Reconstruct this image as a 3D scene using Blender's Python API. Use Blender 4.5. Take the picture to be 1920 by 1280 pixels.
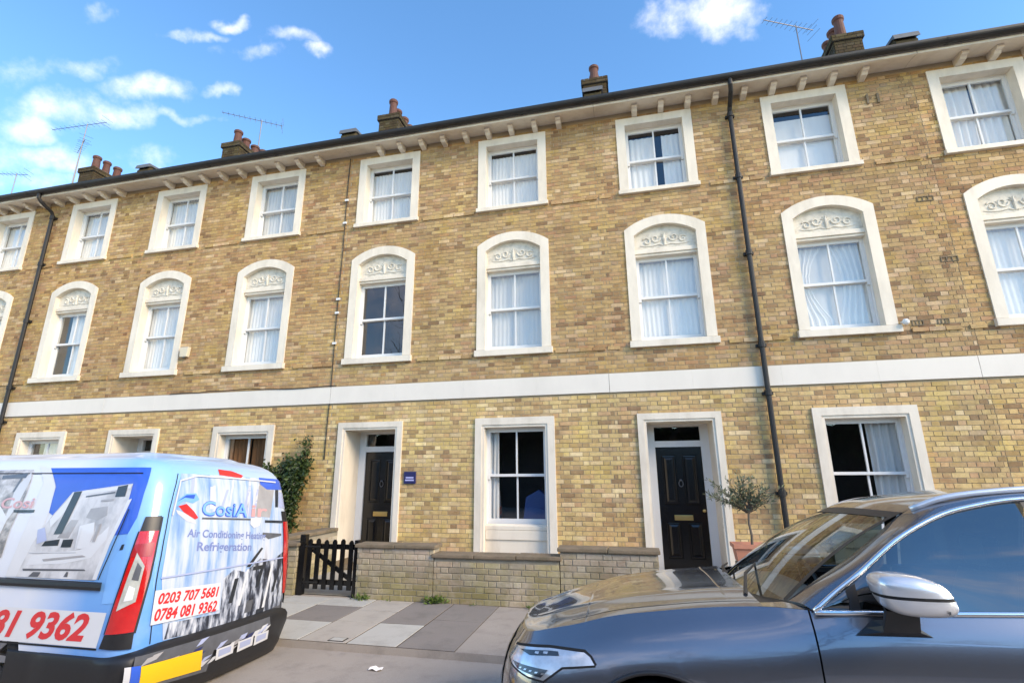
import bpy, bmesh, math, random
import numpy as np
from mathutils import Vector, Matrix, noise as mnoise

random.seed(7)
rnd = random.Random(11)
for o in list(bpy.data.objects):
    bpy.data.objects.remove(o, do_unlink=True)
SC = bpy.context.scene
COL = SC.collection
R = math.radians
H = 1.72                      # camera height above the road

# ------------------------------------------------------------------ camera
cam_d = bpy.data.cameras.new('camera')
cam_d.sensor_width = 36.0
cam_d.lens = 935.3 / 1920 * 36.0
cam_d.clip_start = 0.05
cam_d.clip_end = 2000
cam = bpy.data.objects.new('camera', cam_d)
COL.objects.link(cam)
yaw, pit, rol = R(-12.96), R(14.78), R(-0.36)
cy, sy, cp, sp, cr, sr = math.cos(yaw), math.sin(yaw), math.cos(pit), math.sin(pit), math.cos(rol), math.sin(rol)
fw = Vector((sy * cp, cy * cp, sp))
rt = Vector((cy, -sy, 0))
up = rt.cross(fw)
rt2, up2 = cr * rt + sr * up, -sr * rt + cr * up
cam.matrix_world = Matrix(((rt2.x, up2.x, -fw.x, 0), (rt2.y, up2.y, -fw.y, 0), (rt2.z, up2.z, -fw.z, H), (0, 0, 0, 1)))
SC.camera = cam

# ------------------------------------------------------------------ sky, sun, exposure
SUN_EL, SUN_AZ = R(31), R(118)          # azimuth measured from +Y towards +X: behind the camera, to its right
world = bpy.data.worlds.new('World')
SC.world = world
world.use_nodes = True
wt = world.node_tree
wt.nodes.clear()


def N(tree, kind, **kw):
    n = tree.nodes.new(kind)
    for k, v in kw.items():
        setattr(n, k, v)
    return n


def math_node(tree, op, a, b=None, c=None, clamp=False):
    n = N(tree, 'ShaderNodeMath', operation=op, use_clamp=clamp)
    for i, v in enumerate((a, b, c)):
        if v is None:
            continue
        if isinstance(v, (int, float)):
            n.inputs[i].default_value = v
        else:
            tree.links.new(v, n.inputs[i])
    return n.outputs[0]


w_out = N(wt, 'ShaderNodeOutputWorld')
w_bg = N(wt, 'ShaderNodeBackground')
w_sky = N(wt, 'ShaderNodeTexSky', sky_type='NISHITA')
w_sky.sun_disc = False
w_sky.sun_elevation = SUN_EL
w_sky.sun_rotation = SUN_AZ
w_sky.air_density = 1.0
w_sky.dust_density = 0.0
w_sky.ozone_density = 1.0
w_co = N(wt, 'ShaderNodeTexCoord')
w_noise = N(wt, 'ShaderNodeTexNoise')
w_noise.inputs['Scale'].default_value = 10.0
w_noise.inputs['Detail'].default_value = 7.0
w_noise.inputs['Roughness'].default_value = 0.62
wt.links.new(w_co.outputs['Generated'], w_noise.inputs['Vector'])
w_sep = N(wt, 'ShaderNodeSeparateXYZ')
wt.links.new(w_co.outputs['Generated'], w_sep.inputs[0])
w_warp = N(wt, 'ShaderNodeTexNoise')
w_warp.inputs['Scale'].default_value = 16.0
w_warp.inputs['Detail'].default_value = 4.0
wt.links.new(w_co.outputs['Generated'], w_warp.inputs['Vector'])
w_ws = N(wt, 'ShaderNodeSeparateColor')
wt.links.new(w_warp.outputs['Color'], w_ws.inputs[0])
w_az = math_node(wt, 'MULTIPLY_ADD', w_ws.outputs[0], 0.09, math_node(wt, 'ADD', math_node(wt, 'ARCTAN2', w_sep.outputs['X'], w_sep.outputs['Y']), -0.045))
w_el = math_node(wt, 'MULTIPLY_ADD', w_ws.outputs[1], 0.05, math_node(wt, 'ADD', math_node(wt, 'ARCSINE', w_sep.outputs['Z']), -0.025))
# puffs: azimuth, elevation (radians), the 2 x 2 scale and turn of the puff on the sky, strength; the first ones are the clouds over the roofs,
# the rest are unseen puffs added round the sky for paler fill and reflections
PUFFS = [
    (0.227, 0.775, 12.33, -2.38, 10.86, 43.81, 1.00), (0.169, 0.773, 25.23, -4.29, 17.20, 80.78, 0.90), (0.288, 0.736, 27.84, -5.69, 36.75, 128.61, 0.75),
    (0.255, 0.789, 22.46, -4.70, 17.86, 67.22, 0.85), (-1.046, 0.578, 17.45, 4.18, -32.18, 66.75, 0.95), (-1.092, 0.546, 27.32, 6.65, -34.95, 68.07, 0.85),
    (-1.003, 0.608, 48.75, 11.51, -59.89, 131.91, 0.70), (-0.944, 0.598, 20.40, 4.43, -28.19, 70.53, 1.00), (-0.841, 0.633, 42.29, 8.23, -40.75, 123.25, 0.90),
    (-1.039, 0.523, 16.00, 3.60, -24.38, 54.27, 1.00), (-0.994, 0.535, 23.45, 5.07, -23.99, 57.72, 0.95), (-1.077, 0.483, 30.26, 6.85, -25.41, 55.18, 1.00),
    (-1.071, 0.520, 26.76, 6.21, -35.23, 73.88, 0.80), (-0.889, 0.691, 26.72, 6.02, -61.98, 164.12, 0.75), (-0.723, 0.743, 27.51, 5.01, -28.55, 107.53, 0.85),
    (-0.670, 0.744, 56.24, 9.14, -24.64, 106.03, 0.95), (-0.837, 0.729, 52.02, 11.42, -56.79, 165.70, 0.80), (-0.883, 0.578, 29.62, 5.78, -52.61, 152.05, 0.65),
    (-1.021, 0.663, 84.42, 21.74, -55.79, 114.56, 0.50), (-1.061, 0.448, 16.50, 3.57, -22.86, 54.16, 0.75), (-0.947, 0.484, 22.53, 4.40, -23.91, 67.40, 0.55),
    (-1.037, 0.423, 17.86, 3.70, -27.22, 70.70, 0.75), (-0.783, 0.703, 16.72, 3.22, -47.85, 158.65, 0.45),
]
prnd = random.Random(5)
for k in range(15):
    a = prnd.uniform(1.15, 4.6)
    PUFFS.append((a if a < math.pi else a - 2 * math.pi, prnd.uniform(0.2, 1.3), 1 / prnd.uniform(0.14, 0.30), prnd.uniform(-1, 1), prnd.uniform(-1.5, 1.5), 1 / prnd.uniform(0.05, 0.12), prnd.uniform(0.8, 1.0)))
acc = None
for (a0, e0, ua, ue, va, ve, st) in PUFFS:
    da = math_node(wt, 'SUBTRACT', w_az, a0)
    de = math_node(wt, 'SUBTRACT', w_el, e0)
    du = math_node(wt, 'MULTIPLY_ADD', de, ue, math_node(wt, 'MULTIPLY', da, ua))
    dv = math_node(wt, 'MULTIPLY_ADD', de, ve, math_node(wt, 'MULTIPLY', da, va))
    d2 = math_node(wt, 'MULTIPLY_ADD', du, du, math_node(wt, 'MULTIPLY', dv, dv))
    m = math_node(wt, 'MULTIPLY_ADD', d2, -0.26 * st, 0.92 * st)
    acc = m if acc is None else math_node(wt, 'MAXIMUM', acc, m)
acc = math_node(wt, 'MAXIMUM', acc, -0.6)
nz = math_node(wt, 'MULTIPLY_ADD', w_noise.outputs['Fac'], 3.0, -1.5)
dens = math_node(wt, 'ADD', acc, nz)
w_map = N(wt, 'ShaderNodeMapRange', interpolation_type='SMOOTHSTEP')
w_map.inputs['From Min'].default_value = 0.12
w_map.inputs['From Max'].default_value = 1.9
wt.links.new(dens, w_map.inputs['Value'])
w_mix = N(wt, 'ShaderNodeMix', data_type='RGBA')
w_mix.inputs['B'].default_value = (6.4, 6.05, 6.5, 1)
wt.links.new(w_map.outputs['Result'], w_mix.inputs['Factor'])
w_hs = N(wt, 'ShaderNodeHueSaturation')
w_hs.inputs['Hue'].default_value = 0.499
w_hs.inputs['Saturation'].default_value = 1.22
w_hs.inputs['Value'].default_value = 1.2
wt.links.new(w_sky.outputs[0], w_hs.inputs['Color'])
wt.links.new(w_hs.outputs[0], w_mix.inputs['A'])
wt.links.new(w_mix.outputs['Result'], w_bg.inputs['Color'])
w_bg.inputs['Strength'].default_value = 0.15
wt.links.new(w_bg.outputs[0], w_out.inputs['Surface'])

sun_d = bpy.data.lights.new('sun', 'SUN')
sun_d.energy = 2.3
sun_d.angle = R(26)
sun_d.color = (1.0, 0.81, 0.57)
sun = bpy.data.objects.new('sun', sun_d)
COL.objects.link(sun)
sdir = Vector((math.sin(SUN_AZ) * math.cos(SUN_EL), math.cos(SUN_AZ) * math.cos(SUN_EL), math.sin(SUN_EL)))
sun.rotation_euler = (-sdir).to_track_quat('-Z', 'Y').to_euler()
sun.location = sdir * 60

SC.view_settings.view_transform = 'Standard'
SC.view_settings.look = 'None'
SC.view_settings.exposure = 1.1
SC.view_settings.gamma = 1
SC.view_settings.use_curve_mapping = False


# ------------------------------------------------------------------ materials
def mat_base(name):
    m = bpy.data.materials.new(name)
    m.use_nodes = True
    t = m.node_tree
    return m, t, t.nodes['Principled BSDF']


def mixc(t, fac, a, b, blend='MIX'):
    n = N(t, 'ShaderNodeMix', data_type='RGBA', blend_type=blend)
    for sock, v in (('Factor', fac), ('A', a), ('B', b)):
        if isinstance(v, (int, float)):
            n.inputs[sock].default_value = v
        elif isinstance(v, tuple):
            n.inputs[sock].default_value = v if len(v) == 4 else v + (1,)
        else:
            t.links.new(v, n.inputs[sock])
    return n.outputs['Result']


def noise_node(t, scale, detail=4, rough=0.55, stretch=None, coord='world'):
    if coord == 'world':
        src = N(t, 'ShaderNodeNewGeometry').outputs['Position']
    else:
        src = N(t, 'ShaderNodeTexCoord').outputs['Object']
    if stretch:
        mp = N(t, 'ShaderNodeMapping')
        mp.inputs['Scale'].default_value = stretch
        t.links.new(src, mp.inputs['Vector'])
        src = mp.outputs[0]
    n = N(t, 'ShaderNodeTexNoise')
    n.inputs['Scale'].default_value = scale
    n.inputs['Detail'].default_value = detail
    n.inputs['Roughness'].default_value = rough
    t.links.new(src, n.inputs['Vector'])
    return n.outputs['Fac']


def maprange(t, v, a, b, c=0.0, d=1.0):
    n = N(t, 'ShaderNodeMapRange')
    n.inputs['From Min'].default_value = a
    n.inputs['From Max'].default_value = b
    n.inputs['To Min'].default_value = c
    n.inputs['To Max'].default_value = d
    t.links.new(v, n.inputs['Value'])
    return n.outputs['Result']


def bump(t, bs, h, strength, dist=0.01):
    b = N(t, 'ShaderNodeBump')
    b.inputs['Strength'].default_value = strength
    b.inputs['Distance'].default_value = dist
    t.links.new(h, b.inputs['Height'])
    t.links.new(b.outputs[0], bs.inputs['Normal'])


def mat(name, col, rough=0.6, metal=0.0, var=0.12, vscale=3.0, bmp=0.0, bscale=60.0, coat=0.0, spec=0.5, dirt=None, dirt_amt=0.0, dscale=1.5, stretch=None):
    m, t, bs = mat_base(name)
    lo = tuple(c * (1 - var) for c in col)
    hi = tuple(min(1, c * (1 + var)) for c in col)
    c = mixc(t, noise_node(t, vscale, 5, 0.6, stretch), lo, hi)
    if dirt:
        f = maprange(t, noise_node(t, dscale, 6, 0.65, stretch), 0.45, 0.75, 0, dirt_amt)
        c = mixc(t, f, c, dirt)
    t.links.new(c, bs.inputs['Base Color'])
    bs.inputs['Roughness'].default_value = rough
    bs.inputs['Metallic'].default_value = metal
    bs.inputs['Specular IOR Level'].default_value = spec
    if coat:
        bs.inputs['Coat Weight'].default_value = coat
        bs.inputs['Coat Roughness'].default_value = 0.02
    if bmp:
        bump(t, bs, noise_node(t, bscale, 6, 0.6), bmp)
    return m


def brick_mat(name, source, stops, soot=(0.10, 0.075, 0.05), soot_amt=0.55, lower=None, algae=None):
    """fired clay with a tone for each brick; source 'island' for joined bricks, 'object' for single ones"""
    m, t, bs = mat_base(name)
    if source == 'island':
        r = N(t, 'ShaderNodeNewGeometry').outputs['Random Per Island']
    else:
        r = N(t, 'ShaderNodeObjectInfo').outputs['Random']
    ramp = N(t, 'ShaderNodeValToRGB')
    ramp.color_ramp.interpolation = 'LINEAR'
    els = ramp.color_ramp.elements
    while len(els) < len(stops):
        els.new(0.5)
    for e, (p, c) in zip(els, stops):
        e.position = p
        e.color = c + (1,)
    t.links.new(r, ramp.inputs[0])
    c = ramp.outputs[0]
    geo = N(t, 'ShaderNodeNewGeometry')
    sep = N(t, 'ShaderNodeSeparateXYZ')
    t.links.new(geo.outputs['Position'], sep.inputs[0])
    if lower:      # the ground floor below the band was cleaned: paler and yellower clay
        f = maprange(t, sep.outputs['Z'], 3.0, 3.4, 1, 0)
        c = mixc(t, f, mixc(t, 1.0, c, (0.94, 0.83, 0.77), 'MULTIPLY'), mixc(t, 1.0, c, lower, 'MULTIPLY'))
    big = noise_node(t, 0.9, 6, 0.68)
    c = mixc(t, maprange(t, big, 0.42, 0.78, 0, soot_amt), c, soot)
    patch = noise_node(t, 2.1, 6, 0.7)
    c = mixc(t, maprange(t, patch, 0.50, 0.66, 0, 0.8), c, mixc(t, 1.0, c, (1.06, 1.06, 0.74), 'MULTIPLY'))
    c = mixc(t, maprange(t, patch, 0.46, 0.34, 0, 0.8), c, mixc(t, 1.0, c, (0.92, 0.80, 0.80), 'MULTIPLY'))
    streak = noise_node(t, 5.0, 5, 0.65, (1, 1, 0.10))
    c = mixc(t, maprange(t, streak, 0.52, 0.72, 0, 0.38), c, mixc(t, 1.0, c, (0.55, 0.52, 0.50), 'MULTIPLY'))
    if lower:      # each house has its own firing of brick
        hr = N(t, 'ShaderNodeValToRGB')
        hr.color_ramp.interpolation = 'CONSTANT'
        he = hr.color_ramp.elements
        tones = [(-22.45, (.95, .93, .90)), (-16.85, (1.0, .97, .93)), (-11.37, (1.02, .98, .94)), (-5.72, (1.0, 1.0, 1.0)), (-0.28, (.98, .97, 1.0)), (5.22, (1.04, 1.0, .96))]
        while len(he) < len(tones): he.new(.5)
        for e_, (x_, c_) in zip(he, tones):
            e_.position = (x_ + 22.5) / 40
            e_.color = c_ + (1,)
        t.links.new(maprange(t, sep.outputs['X'], -22.5, 17.5), hr.inputs[0])
        c = mixc(t, 1.0, c, hr.outputs[0], 'MULTIPLY')
    warm = noise_node(t, 0.55, 3, 0.5, (1, 1, 1.7))
    c = mixc(t, maprange(t, warm, 0.5, 0.7, 0, 0.35), c, (1.0, 0.80, 0.62), 'MULTIPLY')
    fine = noise_node(t, 17, 6, 0.78)
    c = mixc(t, 0.7, c, mixc(t, fine, (0.25, 0.24, 0.22), (1.8, 1.78, 1.72)), 'MULTIPLY')
    if algae:
        an = math_node(t, 'MULTIPLY', maprange(t, noise_node(t, 2.3, 5, 0.7), 0.30, 0.55), maprange(t, sep.outputs['Z'], 0.70, 0.18))
        c = mixc(t, math_node(t, 'MULTIPLY', an, 0.7), c, algae)
    t.links.new(c, bs.inputs['Base Color'])
    bs.inputs['Roughness'].default_value = 0.9
    bs.inputs['Specular IOR Level'].default_value = 0.2
    bump(t, bs, noise_node(t, 70, 5, 0.7), 0.5, 0.006)
    return m


STOCK = [(0.0, (0.24, 0.17, 0.105)), (0.10, (0.36, 0.265, 0.15)), (0.28, (0.43, 0.33, 0.175)), (0.5, (0.48, 0.38, 0.20)),
         (0.70, (0.55, 0.445, 0.235)), (0.84, (0.43, 0.29, 0.175)), (0.93, (0.64, 0.54, 0.35)), (1.0, (0.38, 0.30, 0.20))]
GARDEN = [(0.0, (0.34, 0.29, 0.24)), (0.25, (0.46, 0.40, 0.335)), (0.5, (0.56, 0.50, 0.425)), (0.75, (0.50, 0.415, 0.345)), (1.0, (0.62, 0.565, 0.485))]
M = {}
for src in ('island', 'object'):
    M['brick_' + src] = brick_mat('stock_brick_' + src, src, STOCK, lower=(1.22, 1.14, 1.02), soot_amt=0.32)
    M['gbrick_' + src] = brick_mat('garden_brick_' + src, src, GARDEN, soot=(0.09, 0.08, 0.05), soot_amt=0.7, algae=(0.20, 0.175, 0.05))
    M['cbrick_' + src] = brick_mat('chimney_brick_' + src, src, [(p, tuple(v * 0.16 for v in c)) for p, c in STOCK], soot_amt=0.75, soot=(0.04, 0.033, 0.027))
M['mortar'] = mat('mortar', (0.36, 0.285, 0.185), 0.95, var=0.25, vscale=2.0, bmp=0.4, bscale=90)
M['cmortar'] = mat('sooty_mortar', (0.07, 0.06, 0.048), 0.95, var=0.3, vscale=3, bmp=0.4)
M['gmortar'] = mat('garden_mortar', (0.32, 0.285, 0.225), 0.95, var=0.3, vscale=4, bmp=0.4, dirt=(0.12, 0.12, 0.05), dirt_amt=0.6)
M['cream'] = mat('cream_masonry_paint', (0.74, 0.665, 0.555), 0.55, var=0.06, vscale=2.5, bmp=0.12, bscale=40, dirt=(0.42, 0.36, 0.28), dirt_amt=0.55, dscale=3.0, stretch=(1, 1, 0.3))
M['band'] = mat('band_paint', (0.74, 0.68, 0.60), 0.55, var=0.04, vscale=1.5, bmp=0.08, bscale=30, dirt=(0.5, 0.46, 0.4), dirt_amt=0.3, dscale=1.2, stretch=(1, 1, 0.4))
M['soffit'] = mat('weathered_soffit_paint', (0.74, 0.66, 0.54), 0.7, var=0.12, vscale=2, bmp=0.15, bscale=20, dirt=(0.34, 0.27, 0.19), dirt_amt=0.5, dscale=1.6)
M['relief'] = mat('cast_relief_plaster', (0.66, 0.61, 0.52), 0.65, var=0.08, vscale=12, bmp=0.25, bscale=35, dirt=(0.34, 0.31, 0.25), dirt_amt=0.7, dscale=9)
M['white'] = mat('white_gloss_paint', (0.70, 0.70, 0.70), 0.3, var=0.03, vscale=3, dirt=(0.6, 0.58, 0.54), dirt_amt=0.2)
M['black_paint'] = mat('black_gloss_paint', (0.005, 0.005, 0.006), 0.22, var=0.3, vscale=8)
M['iron'] = mat('black_iron', (0.009, 0.009, 0.010), 0.55, var=0.4, vscale=10, dirt=(0.04, 0.028, 0.02), dirt_amt=0.4, dscale=4)
M['slate'] = mat('roof_slate', (0.10, 0.105, 0.12), 0.6, var=0.25, vscale=4, bmp=0.3, bscale=20)
M['lead'] = mat('lead_flashing', (0.11, 0.115, 0.12), 0.55, var=0.25, vscale=5, bmp=0.2, bscale=10)
M['terracotta'] = mat('terracotta', (0.10, 0.036, 0.024), 0.75, var=0.3, vscale=6, bmp=0.25, bscale=40, dirt=(0.10, 0.07, 0.055), dirt_amt=0.6, dscale=5)
M['potclay'] = mat('trough_clay', (0.50, 0.22, 0.14), 0.8, var=0.18, vscale=8, bmp=0.2, bscale=50)
M['coping'] = mat('weathered_coping_stone', (0.20, 0.155, 0.105), 0.9, var=0.35, vscale=6, bmp=0.5, bscale=40, dirt=(0.07, 0.07, 0.04), dirt_amt=0.7, dscale=5)
M['brass'] = mat('brass', (0.72, 0.52, 0.20), 0.3, metal=1.0, var=0.15, vscale=20)
M['steel'] = mat('dull_aluminium', (0.16, 0.16, 0.17), 0.5, metal=0.8, var=0.15)
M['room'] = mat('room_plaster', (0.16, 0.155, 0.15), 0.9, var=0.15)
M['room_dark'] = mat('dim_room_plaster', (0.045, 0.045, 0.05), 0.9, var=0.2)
M['brown_cloth'] = mat('brown_curtain_cloth', (0.23, 0.105, 0.04), 0.9, var=0.25, vscale=6)
M['navy'] = mat('navy_enamel', (0.02, 0.022, 0.10), 0.3, var=0.1)
M['lilac'] = mat('pale_blue_lettering', (0.42, 0.42, 0.70), 0.5, var=0.1)
M['alarm'] = mat('cream_plastic', (0.62, 0.54, 0.40), 0.5, var=0.06)
M['soil'] = mat('potting_soil', (0.05, 0.035, 0.022), 0.95, var=0.4, vscale=40, bmp=0.6)
M['bark'] = mat('grey_bark', (0.13, 0.105, 0.08), 0.9, var=0.3, vscale=20, bmp=0.5, bscale=60)
M['blue_obj'] = mat('blue_cloth', (0.015, 0.055, 0.20), 0.6, var=0.25)


def cloth_mat(name, col):
    m, t, bs = mat_base(name)
    nt = noise_node(t, 14, 4, 0.6, (1, 1, 0.15))
    c = mixc(t, nt, tuple(v * 0.86 for v in col), col)
    t.links.new(c, bs.inputs['Base Color'])
    bs.inputs['Roughness'].default_value = 0.95
    bs.inputs['Specular IOR Level'].default_value = 0.05
    tr = N(t, 'ShaderNodeBsdfTranslucent')
    t.links.new(c, tr.inputs['Color'])
    mx = N(t, 'ShaderNodeMixShader')
    mx.inputs[0].default_value = 0.12
    out = t.nodes['Material Output']
    t.links.new(bs.outputs[0], mx.inputs[1])
    t.links.new(tr.outputs[0], mx.inputs[2])
    t.links.new(mx.outputs[0], out.inputs['Surface'])
    return m


M['net'] = cloth_mat('white_net_curtain', (0.95, 0.93, 0.90))
M['blind'] = cloth_mat('white_roller_blind', (0.95, 0.94, 0.92))
M['grey_net'] = cloth_mat('grey_net_curtain', (0.80, 0.79, 0.77))


def glass_mat(name, tint, ior=1.5, rough=0.0, boost=1.0, wave=0.0):
    m = bpy.data.materials.new(name)
    m.use_nodes = True
    t = m.node_tree
    t.nodes.clear()
    out = N(t, 'ShaderNodeOutputMaterial')
    tr = N(t, 'ShaderNodeBsdfTransparent')
    tr.inputs['Color'].default_value = tint + (1,)
    gl = N(t, 'ShaderNodeBsdfGlossy')
    gl.inputs['Roughness'].default_value = rough
    gl.inputs['Color'].default_value = (0.95, 0.97, 1, 1)
    lw = N(t, 'ShaderNodeLayerWeight')
    lw.inputs['Blend'].default_value = 0.5
    f0 = ((ior - 1) / (ior + 1)) ** 2
    fr5 = math_node(t, 'POWER', lw.outputs['Facing'], 5.0)
    fr = math_node(t, 'MULTIPLY_ADD', fr5, 1 - f0, f0)
    nb = noise_node(t, 2.2, 2, 0.5)
    b = N(t, 'ShaderNodeBump')
    b.inputs['Strength'].default_value = wave
    b.inputs['Distance'].default_value = 0.05
    t.links.new(nb, b.inputs['Height'])
    t.links.new(b.outputs[0], gl.inputs['Normal'])
    f = math_node(t, 'MULTIPLY', fr, boost, clamp=True)
    mx = N(t, 'ShaderNodeMixShader')
    t.links.new(f, mx.inputs[0])
    t.links.new(tr.outputs[0], mx.inputs[1])
    t.links.new(gl.outputs[0], mx.inputs[2])
    t.links.new(mx.outputs[0], out.inputs['Surface'])
    return m


M['pane'] = glass_mat('window_glass', (0.94, 0.95, 0.95), 1.52, 0.0, 2.1, 0.03)
M['carglass'] = glass_mat('tinted_car_glass', (0.10, 0.135, 0.14), 1.52, 0.0, 3.6)
M['screen'] = glass_mat('windscreen_glass', (0.80, 0.83, 0.78), 1.52, 0.0, 1.5)


def paint_mat(name, col, flake=0.25, metal=0.35, rough=0.32):
    m, t, bs = mat_base(name)
    fl = noise_node(t, 900, 1, 0.5, None, 'object')
    c = mixc(t, fl, tuple(v * (1 - flake) for v in col), tuple(v * (1 + flake) for v in col))
    dust = maprange(t, noise_node(t, 6, 6, 0.7, None, 'object'), 0.45, 0.8, 0, 0.05)
    c = mixc(t, dust, c, (0.3, 0.28, 0.25))
    t.links.new(c, bs.inputs['Base Color'])
    bs.inputs['Metallic'].default_value = metal
    bs.inputs['Roughness'].default_value = rough
    bs.inputs['Coat Weight'].default_value = 1.0
    bs.inputs['Coat Roughness'].default_value = 0.05
    bs.inputs['Coat IOR'].default_value = 1.7
    return m


M['denim'] = paint_mat('dark_blue_car_paint', (0.185, 0.195, 0.23), 0.15, 0.85, 0.27)
M['silver'] = paint_mat('silver_paint', (0.70, 0.70, 0.72), 0.08, 0.55, 0.3)
M['chrome'] = mat('satin_chrome', (0.82, 0.82, 0.84), 0.18, metal=1.0, var=0.03)
M['black_trim'] = mat('black_plastic_trim', (0.014, 0.014, 0.016), 0.42, var=0.3, vscale=30)
M['gap'] = mat('shut_line_gap', (0.006, 0.006, 0.007), 0.8, var=0.1)
M['rubber'] = mat('tyre_rubber', (0.02, 0.02, 0.021), 0.75, var=0.3, vscale=12, bmp=0.2)
M['alloy'] = mat('alloy_rim', (0.42, 0.42, 0.44), 0.3, metal=0.9, var=0.1)
M['lamp_white'] = mat('headlamp_reflector', (0.62, 0.63, 0.66), 0.15, metal=0.6, var=0.3, vscale=25, coat=1.0)
M['lamp_dark'] = mat('headlamp_dark_insert', (0.03, 0.035, 0.045), 0.15, var=0.4, vscale=40, coat=1.0)
M['red_lens'] = mat('red_lamp_lens', (0.50, 0.012, 0.012), 0.12, var=0.35, vscale=9, coat=1.0)
M['clear_lens'] = mat('clear_lamp_lens', (0.62, 0.64, 0.60), 0.12, metal=0.35, var=0.45, vscale=16, coat=1.0)
M['plate_yellow'] = mat('yellow_number_plate', (0.86, 0.52, 0.01), 0.35, var=0.05)
M['seat'] = mat('beige_leather', (0.36, 0.32, 0.26), 0.6, var=0.1)
M['seat_light'] = mat('pale_leather', (0.62, 0.60, 0.56), 0.6, var=0.1)
M['cabin'] = mat('cabin_lining', (0.19, 0.18, 0.155), 0.8, var=0.15)


def foliage_mat(name, a, b, rough=0.55):
    m, t, bs = mat_base(name)
    r = N(t, 'ShaderNodeNewGeometry').outputs['Random Per Island']
    c = mixc(t, r, a, b)
    t.links.new(c, bs.inputs['Base Color'])
    bs.inputs['Roughness'].default_value = rough
    tr = N(t, 'ShaderNodeBsdfTranslucent')
    t.links.new(c, tr.inputs['Color'])
    mx = N(t, 'ShaderNodeMixShader')
    mx.inputs[0].default_value = 0.22
    t.links.new(bs.outputs[0], mx.inputs[1])
    t.links.new(tr.outputs[0], mx.inputs[2])
    t.links.new(mx.outputs[0], t.nodes['Material Output'].inputs['Surface'])
    return m


M['climber'] = foliage_mat('climber_leaf', (0.018, 0.034, 0.010), (0.085, 0.125, 0.035), 0.4)
M['olive'] = foliage_mat('olive_leaf', (0.07, 0.09, 0.045), (0.20, 0.225, 0.14))
M['box_leaf'] = foliage_mat('clipped_box_leaf', (0.02, 0.035, 0.012), (0.07, 0.10, 0.03))
M['weed'] = foliage_mat('weed_leaf', (0.06, 0.11, 0.015), (0.17, 0.25, 0.05))
M['twig'] = mat('bare_twig_bark', (0.07, 0.06, 0.05), 0.9, var=0.3, vscale=10)


def ground_mat(name, a, b, speck=0.5, stain=(0.08, 0.075, 0.07), stain_amt=0.4):
    m, t, bs = mat_base(name)
    c = mixc(t, noise_node(t, 1.1, 6, 0.6), a, b)
    c = mixc(t, maprange(t, noise_node(t, 3.3, 7, 0.7), 0.5, 0.8, 0, stain_amt), c, stain)
    sp_ = noise_node(t, 140, 3, 0.8)
    c = mixc(t, speck, c, mixc(t, sp_, (0.35, 0.35, 0.35), (1.65, 1.62, 1.6)), 'MULTIPLY')
    t.links.new(c, bs.inputs['Base Color'])
    bs.inputs['Roughness'].default_value = 0.92
    bs.inputs['Specular IOR Level'].default_value = 0.25
    bump(t, bs, noise_node(t, 120, 4, 0.75), 0.6, 0.006)
    return m


M['asphalt'] = ground_mat('worn_pinkish_asphalt', (0.31, 0.275, 0.24), (0.41, 0.37, 0.33))
M['slab_light'] = ground_mat('pale_concrete_slab', (0.42, 0.41, 0.375), (0.52, 0.51, 0.47), 0.35, (0.26, 0.24, 0.21), 0.55)
M['slab_mid'] = ground_mat('grey_concrete_slab', (0.39, 0.355, 0.31), (0.47, 0.435, 0.385), 0.35, (0.22, 0.20, 0.18), 0.55)
M['slab_dark'] = ground_mat('dark_mastic_slab', (0.205, 0.185, 0.17), (0.275, 0.25, 0.23), 0.4, (0.09, 0.085, 0.08), 0.4)
M['yard'] = ground_mat('front_yard_paving', (0.34, 0.33, 0.30), (0.44, 0.43, 0.40), 0.35)
M['paper'] = mat('white_paper', (0.75, 0.72, 0.70), 0.8, var=0.08)


# ------------------------------------------------------------------ mesh helpers
OFF = {}


def root_off(p):
    return OFF.get(p.name, Vector((0, 0, 0))) if p else Vector((0, 0, 0))


def tag(o, label=None, cat=None, group=None, kind=None):
    if label: o['label'] = label
    if cat: o['category'] = cat
    if group: o['group'] = group
    if kind: o['kind'] = kind
    return o


def thing(name, loc, label, cat, group=None):
    o = bpy.data.objects.new(name, None)
    o.empty_display_size = 0.3
    COL.objects.link(o)
    o.location = loc
    OFF[o.name] = Vector(loc)
    return tag(o, label, cat, group)


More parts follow.
